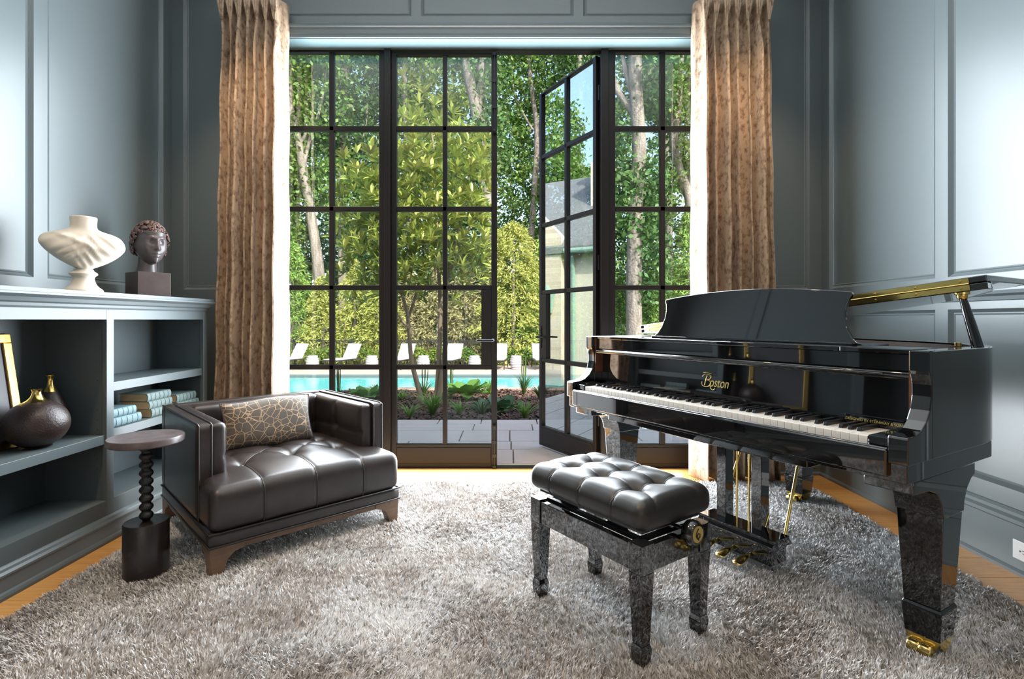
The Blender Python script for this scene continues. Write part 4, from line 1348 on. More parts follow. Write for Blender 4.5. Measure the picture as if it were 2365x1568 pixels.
for (ya, yb), (za, zb2) in bars:
    MB().box(-0.012, 0.012, ya, yb, za, zb2, Mf).build('frame_bar', m_gold, pf, bevel=0.004, seg=3)
MB().box(-0.016, -0.010, -fw + 0.004, fw - 0.004, 0.004, fh + 0.006, Mf).build('backing', m_blacks, pf)
MB().box(-0.006, 0.002, -fw + 0.036, fw - 0.036, 0.036, fh - 0.036, Mf).build('print', m_art, pf)
MB().box(-0.004, 0.006, -fw + 0.036, -fw + 0.042, 0.036, fh - 0.036, Mf).box(-0.004, 0.006, fw - 0.042, fw - 0.036, 0.036, fh - 0.036, Mf).box(-0.004, 0.006, -fw + 0.036, fw - 0.036, fh - 0.042, fh - 0.036, Mf).build('inner_lip', m_mahog, pf)

# ------------------------------------------------------------------ white draped bust
wb = empty('draped_bust', (-2.135, 2.606, 1.21), math.radians(38), label='white headless draped bust on a round socle', cat='sculpture')
MB().lathe([(0.0, 0.0), (0.080, 0.0), (0.082, 0.006), (0.080, 0.016), (0.072, 0.024), (0.062, 0.032), (0.052, 0.045), (0.046, 0.062), (0.044, 0.075), (0.047, 0.086), (0.056, 0.092), (0.058, 0.098), (0.054, 0.104), (0.044, 0.110), (0.038, 0.122), (0.0, 0.126)], 48).build('socle', m_marbw, wb, smooth=45)
rows = [(0.118, 0.020, 0.030, 0.0, 0.0), (0.130, 0.042, 0.044, 0.0, -0.004), (0.150, 0.080, 0.056, 0.0, -0.010), (0.172, 0.113, 0.064, 0.0, -0.014), (0.196, 0.140, 0.070, 0.0, -0.016), (0.220, 0.160, 0.073, 0.0, -0.016),
        (0.240, 0.168, 0.072, 0.0, -0.013), (0.258, 0.166, 0.069, 0.0, -0.009), (0.274, 0.158, 0.065, 0.0, -0.004), (0.288, 0.144, 0.060, 0.0, 0.0), (0.301, 0.116, 0.056, 0, 0.003), (0.312, 0.080, 0.053, 0, 0.004), (0.324, 0.058, 0.051, 0, 0.004), (0.345, 0.053, 0.050, 0, 0.003), (0.376, 0.055, 0.052, 0, 0.002), (0.382, 0.051, 0.048, 0, 0.002)]
rows_i = catmull([Vector(r[:3]) for r in rows], 4)
cy_i = catmull([Vector((r[4], 0, 0)) for r in rows], 4)
SEG = 110
Vb = []
for r, c in zip(rows_i, cy_i):
    z, rx, ry = r
    for k in range(SEG):
        a = 2 * PI * k / SEG
        ca, sa = math.cos(a), math.sin(a)
        e = 0.86
        x = rx * math.copysign(abs(ca) ** e, ca)
        yv = ry * math.copysign(abs(sa) ** e, sa)
        f = 0.0
        front = max(0, -sa) ** 0.5
        if z < 0.292:
            # cloth falls in diagonals from the left shoulder, and across the chest
            t1 = (z - 0.23) * 1.0 - x * 0.62
            t2 = (z - 0.21) + x * 1.3
            band = 1 / (1 + math.exp(-(x + 0.01) * 60))
            f = (1 - band) * 0.0030 * math.sin(t1 * 150 + 1.5 * math.sin(t1 * 40)) + band * 0.0030 * math.sin(t2 * 105 + 0.9 + 1.6 * math.sin(x * 35))
            f *= front * min(1, (0.295 - z) / 0.02) * min(1, max(0, (z - 0.118)) / 0.02)
            f += 0.006 * front * math.exp(-((z - 0.245 + x * 0.45) / 0.016) ** 2)
        zz = z + 0.020 * (-x / 0.19) * (0.0 if z > 0.30 else 1.0) * min(1, max(0, (0.30 - z) / 0.05)) * 0.5
        Vb.append((x * (1 + f * 2), yv + c.x - f * front * 1.4, zz))
fb_ = [(i * SEG + k, i * SEG + (k + 1) % SEG, (i + 1) * SEG + (k + 1) % SEG, (i + 1) * SEG + k) for i in range(len(rows_i) - 1) for k in range(SEG)]
fb_.append(tuple((len(rows_i) - 1) * SEG + k for k in range(SEG)))
fb_.append(tuple(reversed(range(SEG))))
poly_obj('torso', np.array(Vb), fb_, m_marbw, wb)

# ------------------------------------------------------------------ dark bronze head on a plinth
HS = 1.12
hb_ = empty('bronze_head', (-2.145, 3.085, 1.21), math.radians(56), label='dark bronze head of a curly-haired youth on a square plinth', cat='sculpture')
MB().box(-0.086, 0.086, -0.086, 0.086, 0.0, 0.146).build('plinth', m_plinth, hb_, bevel=0.0025)
def gauss(d, s): return math.exp(-(d / s) ** 2)
NU, NV = 96, 84
HC = Vector((0.004, -0.012, 0.316))
Vh = []
for i in range(NV + 1):
    el = -PI / 2 + PI * i / NV
    for k in range(NU):
        az = 2 * PI * k / NU            # 0 = front (-y)
        azs = (az + PI) % (2 * PI) - PI
        A, E = math.degrees(azs), math.degrees(el)
        d = Vector((math.sin(az) * math.cos(el), -math.cos(az) * math.cos(el), math.sin(el)))
        # skull ellipsoid, narrower jaw
        sx, sy, sz = 0.074 * HS, 0.092 * HS, 0.112 * HS
        jaw = max(0.0, -d.z)
        sx *= 1 - 0.20 * jaw ** 1.6
        p = Vector((d.x * sx, d.y * sy, d.z * sz))
        if d.y > 0: p.z += 0.0
        if E < -10 and abs(A) > 75:      # hollow under the skull at the back
            p *= 1 - 0.22 * min(1, (-E - 10) / 50) * min(1, (abs(A) - 75) / 60)
        f = 0.0
        if abs(A) < 90:
            fa = abs(A)
            if E < 0: p.y -= 0.034 * gauss(A, 42) * math.sin(math.radians(-E)) ** 1.4 * math.cos(math.radians(max(0, -E - 55) * 2.2))
            if E > 0: p.y -= 0.010 * gauss(A, 50) * gauss(E - 32, 22)
            p.y *= 1 - 0.05 * gauss(A, 40) * (E < 30)
            f += 0.017 * gauss(A, 7.0) * gauss(E + 14, 7) + 0.011 * gauss(A, 5.0) * gauss(E + 2, 10)      # nose
            f += 0.004 * gauss(fa - 8, 5) * gauss(E + 17, 4)                                                   # nostrils
            f -= 0.018 * gauss(fa - 19, 9) * gauss(E - 3, 6.5)                                                   # sockets
            f += 0.0115 * gauss(fa - 19, 5.5) * gauss(E - 2, 3.2)                                             # eyes
            f += 0.0080 * gauss(fa - 18, 13) * gauss(E - 12.5, 3.6)                                             # brow
            f += 0.0075 * gauss(A, 13) * gauss(E + 30, 2.8) + 0.0075 * gauss(A, 11) * gauss(E + 38, 3.0)      # lips
            f -= 0.0075 * gauss(A, 14) * gauss(E + 34, 1.8)
            f -= 0.0035 * gauss(A, 16) * gauss(E + 46, 4)
            f += 0.0090 * gauss(A, 16) * gauss(E + 58, 9)                                                    # chin
            f += 0.0045 * gauss(fa - 38, 14) * gauss(E + 16, 12)                                              # cheeks
        f += 0.006 * gauss(E - 27, 3.5)                                                                       # fillet band
        p += d * f * 1.25
        Vh.append(HC + p)
fh_ = [(i * NU + k, i * NU + (k + 1) % NU, (i + 1) * NU + (k + 1) % NU, (i + 1) * NU + k) for i in range(NV) for k in range(NU)]
head = poly_obj('head', np.array([tuple(v) for v in Vh]), fh_, m_bronzeh, hb_)
mb = MB()
mb.tube(catmull([(0, 0.020, 0.140), (0, 0.016, 0.165), (0, 0.012, 0.20), (0, 0.010, 0.235), (0, 0.008, 0.27)], 4), [0.060] * 2 + [0.058, 0.055, 0.053, 0.051, 0.050, 0.049, 0.048] + [0.047] * 8, 36)
mb.build('neck', m_bronzeh, hb_, smooth=60)
for sx in (-1, 1):
    c_ = HC + Vector((sx * 0.080, 0.010, -0.010))
    MB().tube([c_ + Vector((sx * 0.004, -0.010, -0.022)), c_ + Vector((sx * 0.010, 0.004, -0.012)), c_ + Vector((sx * 0.012, 0.012, 0.006)), c_ + Vector((sx * 0.008, 0.006, 0.020)), c_ + Vector((sx * 0.004, -0.006, 0.016))], [0.006, 0.006, 0.006, 0.006, 0.004], 8).build('ear', m_bronzeh, hb_, smooth=60)
# curls
rn = random.Random(5)
mb = MB()
cnt = 0
while cnt < 330:
    z = rn.uniform(-0.45, 1.0)
    az = rn.uniform(-PI, PI)
    E = math.degrees(math.asin(z)); A = abs(math.degrees(az))
    if A < 52 and E < 29: continue
    if A < 72 and E < 10: continue
    if A < 92 and E < -4: continue
    if E < -30 and A < 120: continue
    ce = math.cos(math.radians(E))
    d = Vector((math.sin(az) * ce, -math.cos(az) * ce, z))
    p = HC + Vector((d.x * 0.080 * HS, d.y * 0.098 * HS, d.z * 0.117 * HS))
    q = d.to_track_quat('Z', 'Y').to_matrix().to_4x4()
    r0 = rn.uniform(0.007, 0.0105)
    turns = rn.uniform(0.9, 1.35); ph = rn.uniform(0, 6.28)
    pts = []
    for s_ in range(9):
        t = s_ / 8
        aa = ph + 2 * PI * turns * t
        pts.append(p + (q @ Vector((r0 * (1 - 0.45 * t) * math.cos(aa), r0 * (1 - 0.45 * t) * math.sin(aa), 0.001 + 0.006 * t))))
    mb.tube(pts, [0.0040, 0.0044, 0.0044, 0.0042, 0.0040, 0.0038, 0.0034, 0.0028, 0.0018], 6)
    cnt += 1
mb.build('curls', m_bronzec, hb_, smooth=70)

# ------------------------------------------------------------------ recessed ceiling spots (above the frame)
for (lx, ly_, e, sp0) in ((-1.62, 2.85, 95, 62), (0.0, 2.75, 20, 105), (1.50, 2.85, 85, 62), (-1.40, 1.15, 115, 105), (0.05, 1.2, 30, 105), (1.45, 1.2, 30, 105), (-1.3, -0.6, 50, 105), (0.2, -0.6, 30, 105), (1.4, -0.6, 30, 105)):
    lamp('ceiling_spot', 'SPOT', (lx, ly_, ZC - 0.02), (0, 0.28 if sp0 < 90 else 0, -1), e, (1.0, 0.74, 0.48), size=0.05, spot=math.radians(sp0), blend=0.8)

# ------------------------------------------------------------------ outdoors: materials
m_paver = mat('bluestone', (0.68, 0.555, 0.465), rough=0.7, noise=(2.2, (1, 1, 1), 0.3, 0.7), col2=(0.76, 0.635, 0.54), island=0.07, bump=(60, 0.15, 0.003))
m_joint = mat('paver_joint', (0.42, 0.37, 0.31), rough=0.9)
m_mulch = mat('mulch', (0.115, 0.068, 0.050), rough=0.9, island=0.6)
m_soil = mat('soil', (0.085, 0.052, 0.040), rough=0.95)
m_lawn = mat('far_ground', (0.10, 0.13, 0.035), rough=0.95, noise=(1.5, (1, 1, 1), 0.35, 0.65), col2=(0.16, 0.13, 0.06))
m_deck = mat('pool_deck', (0.40, 0.33, 0.28), rough=0.8, noise=(3, (1, 1, 1), 0.3, 0.7), col2=(0.45, 0.385, 0.33))
m_cope = mat('coping_stone', (0.40, 0.29, 0.22), rough=0.75, island=0.1)
m_pool = mat('pool_plaster', (0.24, 0.53, 0.55), rough=0.6, noise=(5, (1, 1, 1), 0.3, 0.7), col2=(0.31, 0.60, 0.61))
m_tile = mat('waterline_tile', (0.14, 0.18, 0.19), rough=0.3)
m_sling = mat('white_sling', (0.46, 0.45, 0.47), rough=0.7)
m_frame = mat('lounger_metal', (0.06, 0.055, 0.055), rough=0.4, metal=0.5)
m_stool = mat('white_ceramic', (0.42, 0.40, 0.42), rough=0.35)
m_iron = mat('black_iron', (0.018, 0.018, 0.018), rough=0.5)
m_bark = mat('grey_bark', (0.13, 0.115, 0.10), rough=0.9, noise=(2.0, (4, 4, 0.8), 0.35, 0.65), col2=(0.28, 0.255, 0.23), bump=(14, 0.8, 0.05))
m_barkm = mat('magnolia_bark', (0.20, 0.155, 0.10), rough=0.85, noise=(5, (3, 3, 0.6), 0.35, 0.7), col2=(0.30, 0.25, 0.18))
m_leafa = mat('leaf_mid_green', (0.115, 0.215, 0.040), rough=0.5, island=0.45, trans=0.35)
m_leafb = mat('leaf_deep_green', (0.072, 0.155, 0.040), rough=0.5, island=0.45, trans=0.3)
m_leafc = mat('leaf_yellow_green', (0.18, 0.26, 0.045), rough=0.5, island=0.4, trans=0.4)
m_ever = mat('evergreen_yellow', (0.36, 0.40, 0.10), rough=0.7, island=0.35, trans=0.25)
m_everg = mat('evergreen_bright', (0.21, 0.36, 0.08), rough=0.7, island=0.4, trans=0.25)
m_everb = mat('evergreen_brown', (0.29, 0.275, 0.125), rough=0.8, island=0.4, trans=0.15)
m_mag = mat('magnolia_leaf', (0.36, 0.43, 0.10), rough=0.30, spec=0.6, island=0.35, trans=0.28)
m_hosta = mat('hosta_leaf', (0.13, 0.28, 0.055), rough=0.45, trans=0.2)
m_blade = mat('grass_blade', (0.20, 0.35, 0.06), rough=0.5, island=0.3, trans=0.3)
m_blade2 = mat('lilyturf_blade', (0.085, 0.16, 0.045), rough=0.5, island=0.3, trans=0.2)
m_render = mat('house_render', (0.52, 0.47, 0.40), rough=0.85)
m_slate = mat('slate_roof', (0.12, 0.13, 0.14), rough=0.6, noise=(3, (1, 6, 6), 0.3, 0.7), col2=(0.20, 0.21, 0.22))
m_copper = mat('verdigris_copper', (0.22, 0.36, 0.31), rough=0.6)
m_pot = mat('chimney_pot', (0.20, 0.17, 0.16), rough=0.7)
def brick_mat():
    m = bpy.data.materials.new('limewashed_brick')
    m.use_nodes = True
    nt = m.node_tree
    b = nt.nodes['Principled BSDF']
    tc = nt.nodes.new('ShaderNodeTexCoord')
    mp = nt.nodes.new('ShaderNodeMapping'); mp.inputs['Rotation'].default_value = (PI / 2, 0, PI / 2)
    bt_ = nt.nodes.new('ShaderNodeTexBrick')
    bt_.inputs['Color1'].default_value = (0.62, 0.55, 0.46, 1); bt_.inputs['Color2'].default_value = (0.50, 0.42, 0.34, 1)
    bt_.inputs['Mortar'].default_value = (0.66, 0.61, 0.53, 1)
    bt_.inputs['Scale'].default_value = 4.5; bt_.inputs['Mortar Size'].default_value = 0.012
    nt.links.new(tc.outputs['Object'], mp.inputs['Vector']); nt.links.new(mp.outputs['Vector'], bt_.inputs['Vector'])
    nt.links.new(bt_.outputs['Color'], b.inputs['Base Color'])
    b.inputs['Roughness'].default_value = 0.85
    return m
m_brick = brick_mat()

# ------------------------------------------------------------------ house outside the room
hx = MB()  # unseen house mass, added and sized for the shade it throws on the garden
hx.box(-4.6, 7.0, -6.0, 3.985, 3.76, 4.75)
hx.box(-4.6, XL - 0.16, 3.72, 3.985, -0.9, 3.76)
hx.box(XR + 0.16, 7.0, 3.72, 3.985, -0.9, 3.76)
hx = hx.build('house_shade_mass', m_brick); hx['kind'] = 'structure'
wg = empty('house_wing', (-8.2, 8.0, -0.6), label='pale brick house wing with slate roof mirrored in the open door', cat='building')
def wgb(name, mb, mtl, **k):
    return W(mb.build(name, mtl, wg, **k))
wgb('wall', MB().box(-11.5, -8.0, 3.5, 11.5, -0.6, 2.9), m_brick)
wgb('gable_wall', MB().prism([(8.05, -0.6), (11.4, -0.6), (11.4, 2.9), (9.7, 4.9), (8.05, 3.2)], -8.0, -7.75, 'x'), m_brick)
wgb('roof', MB().prism([(-7.70, 2.75), (-7.70, 2.92), (-10.2, 5.3), (-12.0, 5.3), (-12.0, 2.75)], 3.3, 11.6, 'y'), m_slate)
wgb('chimney', MB().box(-9.9, -9.0, 6.3, 7.75, 2.9, 5.35), m_brick)
wgb('chimney_pot', MB().lathe([(0.0, 5.35), (0.30, 5.35), (0.30, 5.5), (0.20, 5.6), (0.17, 6.1), (0.24, 6.15), (0.24, 6.22), (0.0, 6.22)], 20, c=(-9.4, 7.2, 0)), m_pot)
wgb('downspout', MB().tube([(-7.85, 7.80, 2.75), (-7.93, 7.80, 2.3), (-7.93, 7.80, -0.5)], 0.06, 10), m_copper)
wgb('gutter', MB().tube([(-7.72, 3.4, 2.80), (-7.72, 7.95, 2.80)], 0.07, 10), m_copper)
wgb('wall_lantern', MB().frustum((-7.72, -7.50, 8.28, 8.50), 1.25, (-7.75, -7.47, 8.22, 8.56), 1.75).frustum((-7.75, -7.47, 8.22, 8.56), 1.75, (-7.63, -7.59, 8.37, 8.41), 1.95), m_copper)

# ------------------------------------------------------------------ patio of random-laid bluestone
pt_ = MB().box(OX0 + 0.005, OX1 - 0.005, YW + 0.046, 3.99, -0.14, -0.030).box(-5, 5.2, 3.991, 5.74, -0.14, -0.045).build('patio', m_joint); pt_['kind'] = 'structure'
rn = random.Random(21)
y = 3.992
rowsP = [0.42, 0.30, 0.46, 0.32, 0.24]
x = OX0 + 0.01
while x < OX1 - 0.05:      # a course of slabs inside the door reveal
    ln = rn.choice([0.6, 0.76, 0.92])
    MB().box(x + 0.006, min(x + ln, OX1 - 0.01) - 0.006, YW + 0.05, 3.986, -0.045, -0.018).build('paver', m_paver, pt_, bevel=0.003, seg=1)
    x += ln
for rh in rowsP:
    x = -5 - rn.random() * 0.5
    while x < 5.1:
        ln = rn.choice([0.46, 0.6, 0.76, 0.92])
        MB().box(max(x, -5) + 0.006, min(x + ln, 5.15) - 0.006, y + 0.006, min(y + rh, 5.74) - 0.006, -0.045, -0.018 + rn.uniform(-0.0015, 0.0015)).build('paver', m_paver, pt_, bevel=0.003, seg=1)
        x += ln
    y += rh

# ------------------------------------------------------------------ sloping planting bed
def bed_z(Y): return -0.045 - 0.082 * (Y - 5.74)
def bedY(yp): return 782.4 / ((yp - 738) - 98.8)
gb = MB()
nx, ny = 30, 20
vs, fs = [], []
for i in range(nx + 1):
    for j in range(ny + 1):
        X = -3.9 + 9.4 * i / nx; Y = 5.745 + 6.45 * j / ny
        vs.append((X, Y, bed_z(Y) - 0.02 + 0.03 * math.sin(X * 2.3 + Y) * math.sin(Y * 1.9) * (0.1 < j / ny < 0.95)))
for i in range(nx):
    for j in range(ny):
        a = i * (ny + 1) + j
        fs.append((a, a + ny + 1, a + ny + 2, a + 1))
gb.add(vs, fs)
bed = gb.build('planting_bed', m_soil, smooth=60); bed['kind'] = 'structure'
n = 34000
X = RNG.uniform(-3.8, 4.6, n); Y = 5.75 + 6.3 * RNG.random(n) ** 1.25
Zb = -0.045 - 0.082 * (Y - 5.74) - 0.015 + 0.03 * np.sin(X * 2.3 + Y) * np.sin(Y * 1.9) + RNG.uniform(0, 0.02, n)
L = RNG.uniform(0.012, 0.034, n) * (1 + 0.1 * (Y - 5.7)); Wd = L * RNG.uniform(0.25, 0.5, n)
a = RNG.uniform(0, 2 * PI, n); tl = RNG.uniform(-0.6, 0.6, n)
ax = np.stack([np.cos(a) * np.cos(tl), np.sin(a) * np.cos(tl), np.sin(tl)], 1) * L[:, None]
bxv = np.stack([-np.sin(a), np.cos(a), RNG.uniform(-0.6, 0.6, n)], 1) * Wd[:, None]
C = np.stack([X, Y, Zb + 0.012], 1)
P = np.stack([C - ax - bxv, C + ax - bxv, C + ax + bxv, C - ax + bxv], 1)
me = np_mesh('mulch_chips', P.reshape(-1, 3), np.arange(n * 4).reshape(n, 4))
mo = mesh_obj('mulch_chips', me, m_mulch)
tag(mo, 'dark brown bark mulch covering the planting bed', 'mulch', kind='stuff')

# ------------------------------------------------------------------ swimming pool and deck
DZ, WZ = -0.55, -0.635
sp = empty('swimming_pool', (-1, 14.2, DZ), label='pale turquoise swimming pool beyond the planting bed', cat='pool')
def spb(name, mb, mtl, **k):
    return W(mb.build(name, mtl, sp, **k))
PX0, PX1, PY0, PY1, PXC, PYC = -10.5, 7.5, 12.55, 15.9, -3.66, 8.6
spb('basin', MB().box(PX0, PX1, PY0, PY1, -1.95, -1.85).box(PX0, PXC, PYC, PY0, -1.95, -1.85).box(PX0, PX1, PY1, PY1 + 0.1, -1.95, -0.70).box(PXC, PX1, PY0 - 0.1, PY0, -1.95, DZ - 0.05).box(PX1, PX1 + 0.1, PY0, PY1, -1.95, DZ - 0.05).box(PX0 - 0.1, PX0, PYC, PY1, -1.95, DZ - 0.05).box(PXC, PXC + 0.1, PYC, PY0, -1.95, DZ - 0.05), m_pool)
spb('waterline_tiles', MB().box(PX0, PX1, PY1 - 0.012, PY1 + 0.1, -0.70, DZ - 0.04), m_tile)
def water_mat():
    m = bpy.data.materials.new('pool_water')
    m.use_nodes = True
    nt = m.node_tree; nt.nodes.clear()
    out = nt.nodes.new('ShaderNodeOutputMaterial')
    tr = nt.nodes.new('ShaderNodeBsdfTransparent'); tr.inputs['Color'].default_value = (0.62, 0.93, 0.96, 1)
    gl = nt.nodes.new('ShaderNodeBsdfGlossy'); gl.inputs['Roughness'].default_value = 0.04
    fr = nt.nodes.new('ShaderNodeFresnel'); fr.inputs['IOR'].default_value = 1.25
    tc = nt.nodes.new('ShaderNodeTexCoord')
    nz = nt.nodes.new('ShaderNodeTexNoise'); nz.inputs['Scale'].default_value = 5.0; nz.inputs['Detail'].default_value = 3
    bpn = nt.nodes.new('ShaderNodeBump'); bpn.inputs['Strength'].default_value = 0.25; bpn.inputs['Distance'].default_value = 0.03
    nt.links.new(tc.outputs['Object'], nz.inputs['Vector']); nt.links.new(nz.outputs['Fac'], bpn.inputs['Height'])
    nt.links.new(bpn.outputs['Normal'], gl.inputs['Normal']); nt.links.new(bpn.outputs['Normal'], fr.inputs['Normal'])
    mx = nt.nodes.new('ShaderNodeMixShader')
    ms = nt.nodes.new('ShaderNodeMath'); ms.operation = 'MULTIPLY'; ms.inputs[1].default_value = 0.45
    nt.links.new(fr.outputs['Fac'], ms.inputs[0]); nt.links.new(ms.outputs[0], mx.inputs['Fac']); nt.links.new(tr.outputs['BSDF'], mx.inputs[1]); nt.links.new(gl.outputs['BSDF'], mx.inputs[2])
    nt.links.new(mx.outputs['Shader'], out.inputs['Surface'])
    return m
spb('water', MB().add([(PX0, PYC, WZ), (PXC, PYC, WZ), (PXC, PY0, WZ), (PX1, PY0, WZ), (PX1, PY1, WZ), (PX0, PY1, WZ)], [(0, 1, 2, 3, 4, 5)]), water_mat())
rn = random.Random(4)
x = PXC - 0.02
while x < PX1:          # near coping stones
    ln = rn.uniform(0.7, 1.1)
    spb('coping_stone', MB().box(x + 0.004, x + ln - 0.004, PY0 - 0.36, PY0 + 0.02, DZ - 0.06, DZ), m_cope, bevel=0.006, seg=1)
    x += ln
yy = PYC
while yy < PY0 - 0.4:   # coping along the pool's step back to the left
    ln = rn.uniform(0.7, 1.0)
    spb('coping_stone', MB().box(PXC - 0.02, PXC + 0.38, yy + 0.004, min(yy + ln, PY0 - 0.37), DZ - 0.06, DZ), m_cope, bevel=0.006, seg=1)
    yy += ln
spb('far_coping', MB().box(PX0, PX1, PY1 - 0.02, PY1 + 0.35, DZ - 0.045, DZ), m_deck, bevel=0.005)
dk = MB().box(-14, 9, PY1 + 0.35, 18.55, DZ - 0.1, DZ - 0.003).build('pool_deck', m_deck); dk['kind'] = 'structure'
gr = MB().box(-60, 60, 18.5, 90, -0.9, -0.62).box(-60, PX0 - 0.1, 4.0, 18.5, -0.9, -0.62).box(PX1 + 0.1, 60, 4.0, 18.5, -0.9, -0.62).build('ground', m_lawn); gr['kind'] = 'structure'

# ------------------------------------------------------------------ loungers and drum stools by the pool
def lounger(x, yaw, label):
    r = empty('pool_lounger', (x, 17.35, DZ), yaw, label=label, cat='lounger', group='white loungers along the pool')
    f = MB()
    for sx in (-0.29, 0.29):
        f.box(sx - 0.018, sx + 0.018, -0.55, 0.75, 0.285, 0.32)
    f.box(-0.29, 0.29, -0.565, -0.535, 0.285, 0.32)
    f.build('frame', m_frame, r)
    for sx in (-0.29, 0.29):
        for sy in (-0.42, 0.60):
            MB().box(sx - 0.016, sx + 0.016, sy - 0.016, sy + 0.016, 0.0, 0.29).build('leg', m_frame, r)
    MB().prism([(-0.56, 0.318), (-0.56, 0.335), (-0.1, 0.350), (0.42, 0.335), (0.42, 0.318)], -0.275, 0.275, 'x').build('seat_sling', m_sling, r, bevel=0.004)
    a, b = Vector((0, 0.40, 0.32)), Vector((0, 0.70, 0.80))
    for k in range(3):
        p, q = a.lerp(b, k / 3 + 0.006), a.lerp(b, (k + 1) / 3 - 0.006)
        nrm = Vector((0, -(b - a).z, (b - a).y)).normalized() * -0.016
        MB().prism([(p.y, p.z), (q.y, q.z), (q.y - nrm.y, q.z - nrm.z), (p.y - nrm.y, p.z - nrm.z)], -0.275, 0.275, 'x').build('back_sling', m_sling, r, bevel=0.004)
    return r
Lp = [(681, 24, 'white sling lounger half hidden by the left curtain'), (803, 22, 'white sling lounger in the left fixed window'), (931, 16, 'white sling lounger seen beside the left door post'), (1043, 12, 'white sling lounger beside the magnolia trunks'), (1149, 6, 'white sling lounger mostly hidden behind the door meeting stile'), (1250, -4, 'white sling lounger next to the open door leaf')]
for p_, ya, lb in Lp:
    lounger((p_ - CX) / F * 18.0, -math.radians(ya), lb)
def stool(xp, label):
    X = (xp - CX) / F * 17.2
    r = empty('drum_stool', (X, 17.2, DZ), label=label, cat='stool', group='white drum stools between the loungers')
    pr = [(0.0, 0.0), (0.150, 0.0)]
    for k in range(6):
        z0 = 0.44 * k / 6; zc = z0 + 0.44 / 12
        R = 0.155 + 0.055 * math.sin(PI * (zc / 0.44))
        pr += [(R - 0.010, z0 + 0.004), (R, z0 + 0.016), (R, z0 + 0.058), (R - 0.010, z0 + 0.070)]
    pr += [(0.150, 0.442), (0.0, 0.446)]
    MB().lathe(pr, 28).build('body', m_stool, r, smooth=30)
for xp, lb in ((722, 'white ribbed drum stool nearest the left curtain'), (859, 'white ribbed drum stool at the right of the left fixed window'), (978, 'white ribbed drum stool just right of the slim magnolia stem'), (1096, 'white ribbed drum stool beside the door lock case'), (1192, 'white ribbed drum stool seen through the open doorway')):
    stool(xp, lb)

# ------------------------------------------------------------------ iron fence
fc = empty('iron_fence', (-2, 19.6, -0.62), label='black iron picket fence behind the loungers', cat='fence')
fc0, fc1, FY = -11.5, 9.5, 19.6
for zz in (-0.45, 0.24, 0.29):
    W(MB().box(fc0, fc1, FY - 0.015, FY + 0.015, zz - 0.014, zz + 0.014).build('rail', m_iron, fc))
k = fc0
while k < fc1:
    W(MB().box(k - 0.03, k + 0.03, FY - 0.03, FY + 0.03, -0.62, 0.34).build('post', m_iron, fc))
    k += 2.4
pk = MB()
k = fc0
while k < fc1:
    pk.box(k - 0.009, k + 0.009, FY - 0.009, FY + 0.009, -0.60, 0.28)
    k += 0.11
W(pk.build('pickets', m_iron, fc, kind='stuff'))

# ------------------------------------------------------------------ foliage tools
def leaf_quads(C, A, B):
    """diamond leaves: centre C, half-length vector A, half-width vector B"""
    return np.stack([C - A, C + B - A * 0.1, C + A, C - B - A * 0.1], 1)
def rand_dir(n):
    v = RNG.normal(size=(n, 3))
    return v / np.linalg.norm(v, axis=1, keepdims=True)
def foliage(name, C, size, aspect, mtl, parent, up=0.0, kind='stuff'):
    n = len(C)
    A = rand_dir(n); A[:, 2] += up
    A /= np.linalg.norm(A, axis=1, keepdims=True)
    B = np.cross(A, rand_dir(n)); B /= np.maximum(np.linalg.norm(B, axis=1, keepdims=True), 1e-6)
    s_ = size * RNG.uniform(0.6, 1.25, n)[:, None]
    P = leaf_quads(C, A * s_, B * s_ * aspect)
    me = np_mesh(name, P.reshape(-1, 3), np.arange(n * 4).reshape(n, 4))
    return mesh_obj(name, me, mtl, parent, kind=kind)
def crown_points(blobs, n):
    """blobs: (centre, radii); leaves sit mostly in the outer shell, in small clumps"""
    nb = len(blobs)
    vol = np.array([b[1][0] * b[1][2] for b in blobs]); vol = vol / vol.sum()
    ncl = n // 14
    idx = RNG.choice(nb, ncl, p=vol)
    d = rand_dir(ncl)
    r = RNG.uniform(0.35, 1.0, ncl) ** 0.5
    ctr = np.array([b[0] for b in blobs])[idx]; rad = np.array([b[1] for b in blobs])[idx]
    cl = ctr + d * rad * r[:, None]
    return np.repeat(cl, 14, axis=0) + RNG.normal(0, 0.19, (ncl * 14, 3))

# ------------------------------------------------------------------ tall trees
def tree(label, base, Y, trunk_px, r0, r1, branches, crown_px, n, mtl, size=0.115, group='tall trees behind the pool', name='tall_tree', depth=1.8):
    """trunk_px / crown_px: outlines read off the picture and placed at the tree's own distance Y"""
    bx_ = (base - CX) / F * Y
    root = empty(name, (bx_, Y, -0.62), label=label, cat='tree', group=group)
    def P(q, dy=0.0):
        X, Z = px(q[0], q[1], Y); return Vector((X, Y + dy, Z))
    pts = catmull([P(q) for q in trunk_px], 5)
    mb = MB()
    nn = len(pts)
    mb.tube(pts, [r0 + (r1 - r0) * i / (nn - 1) for i in range(nn)], 12)
    for bpts, ra, rb in branches:
        b_ = catmull([P(q, 0.15 * i) for i, q in enumerate(bpts)], 4)
        mb.tube(b_, [ra + (rb - ra) * i / (len(b_) - 1) for i in range(len(b_))], 8)
    W(mb.build('trunk', m_bark, root, smooth=60))
    blobs = []
    for (cx_, cy_, rx, ry) in crown_px:
        X, Z = px(cx_, cy_, Y)
        s_ = Y / F
        blobs.append(((X, Y + RNG.uniform(0.2, 1.2), Z), (rx * s_, depth, ry * s_)))
    W(foliage('crown', crown_points(blobs, n), size, 0.55, mtl, root))
    return root
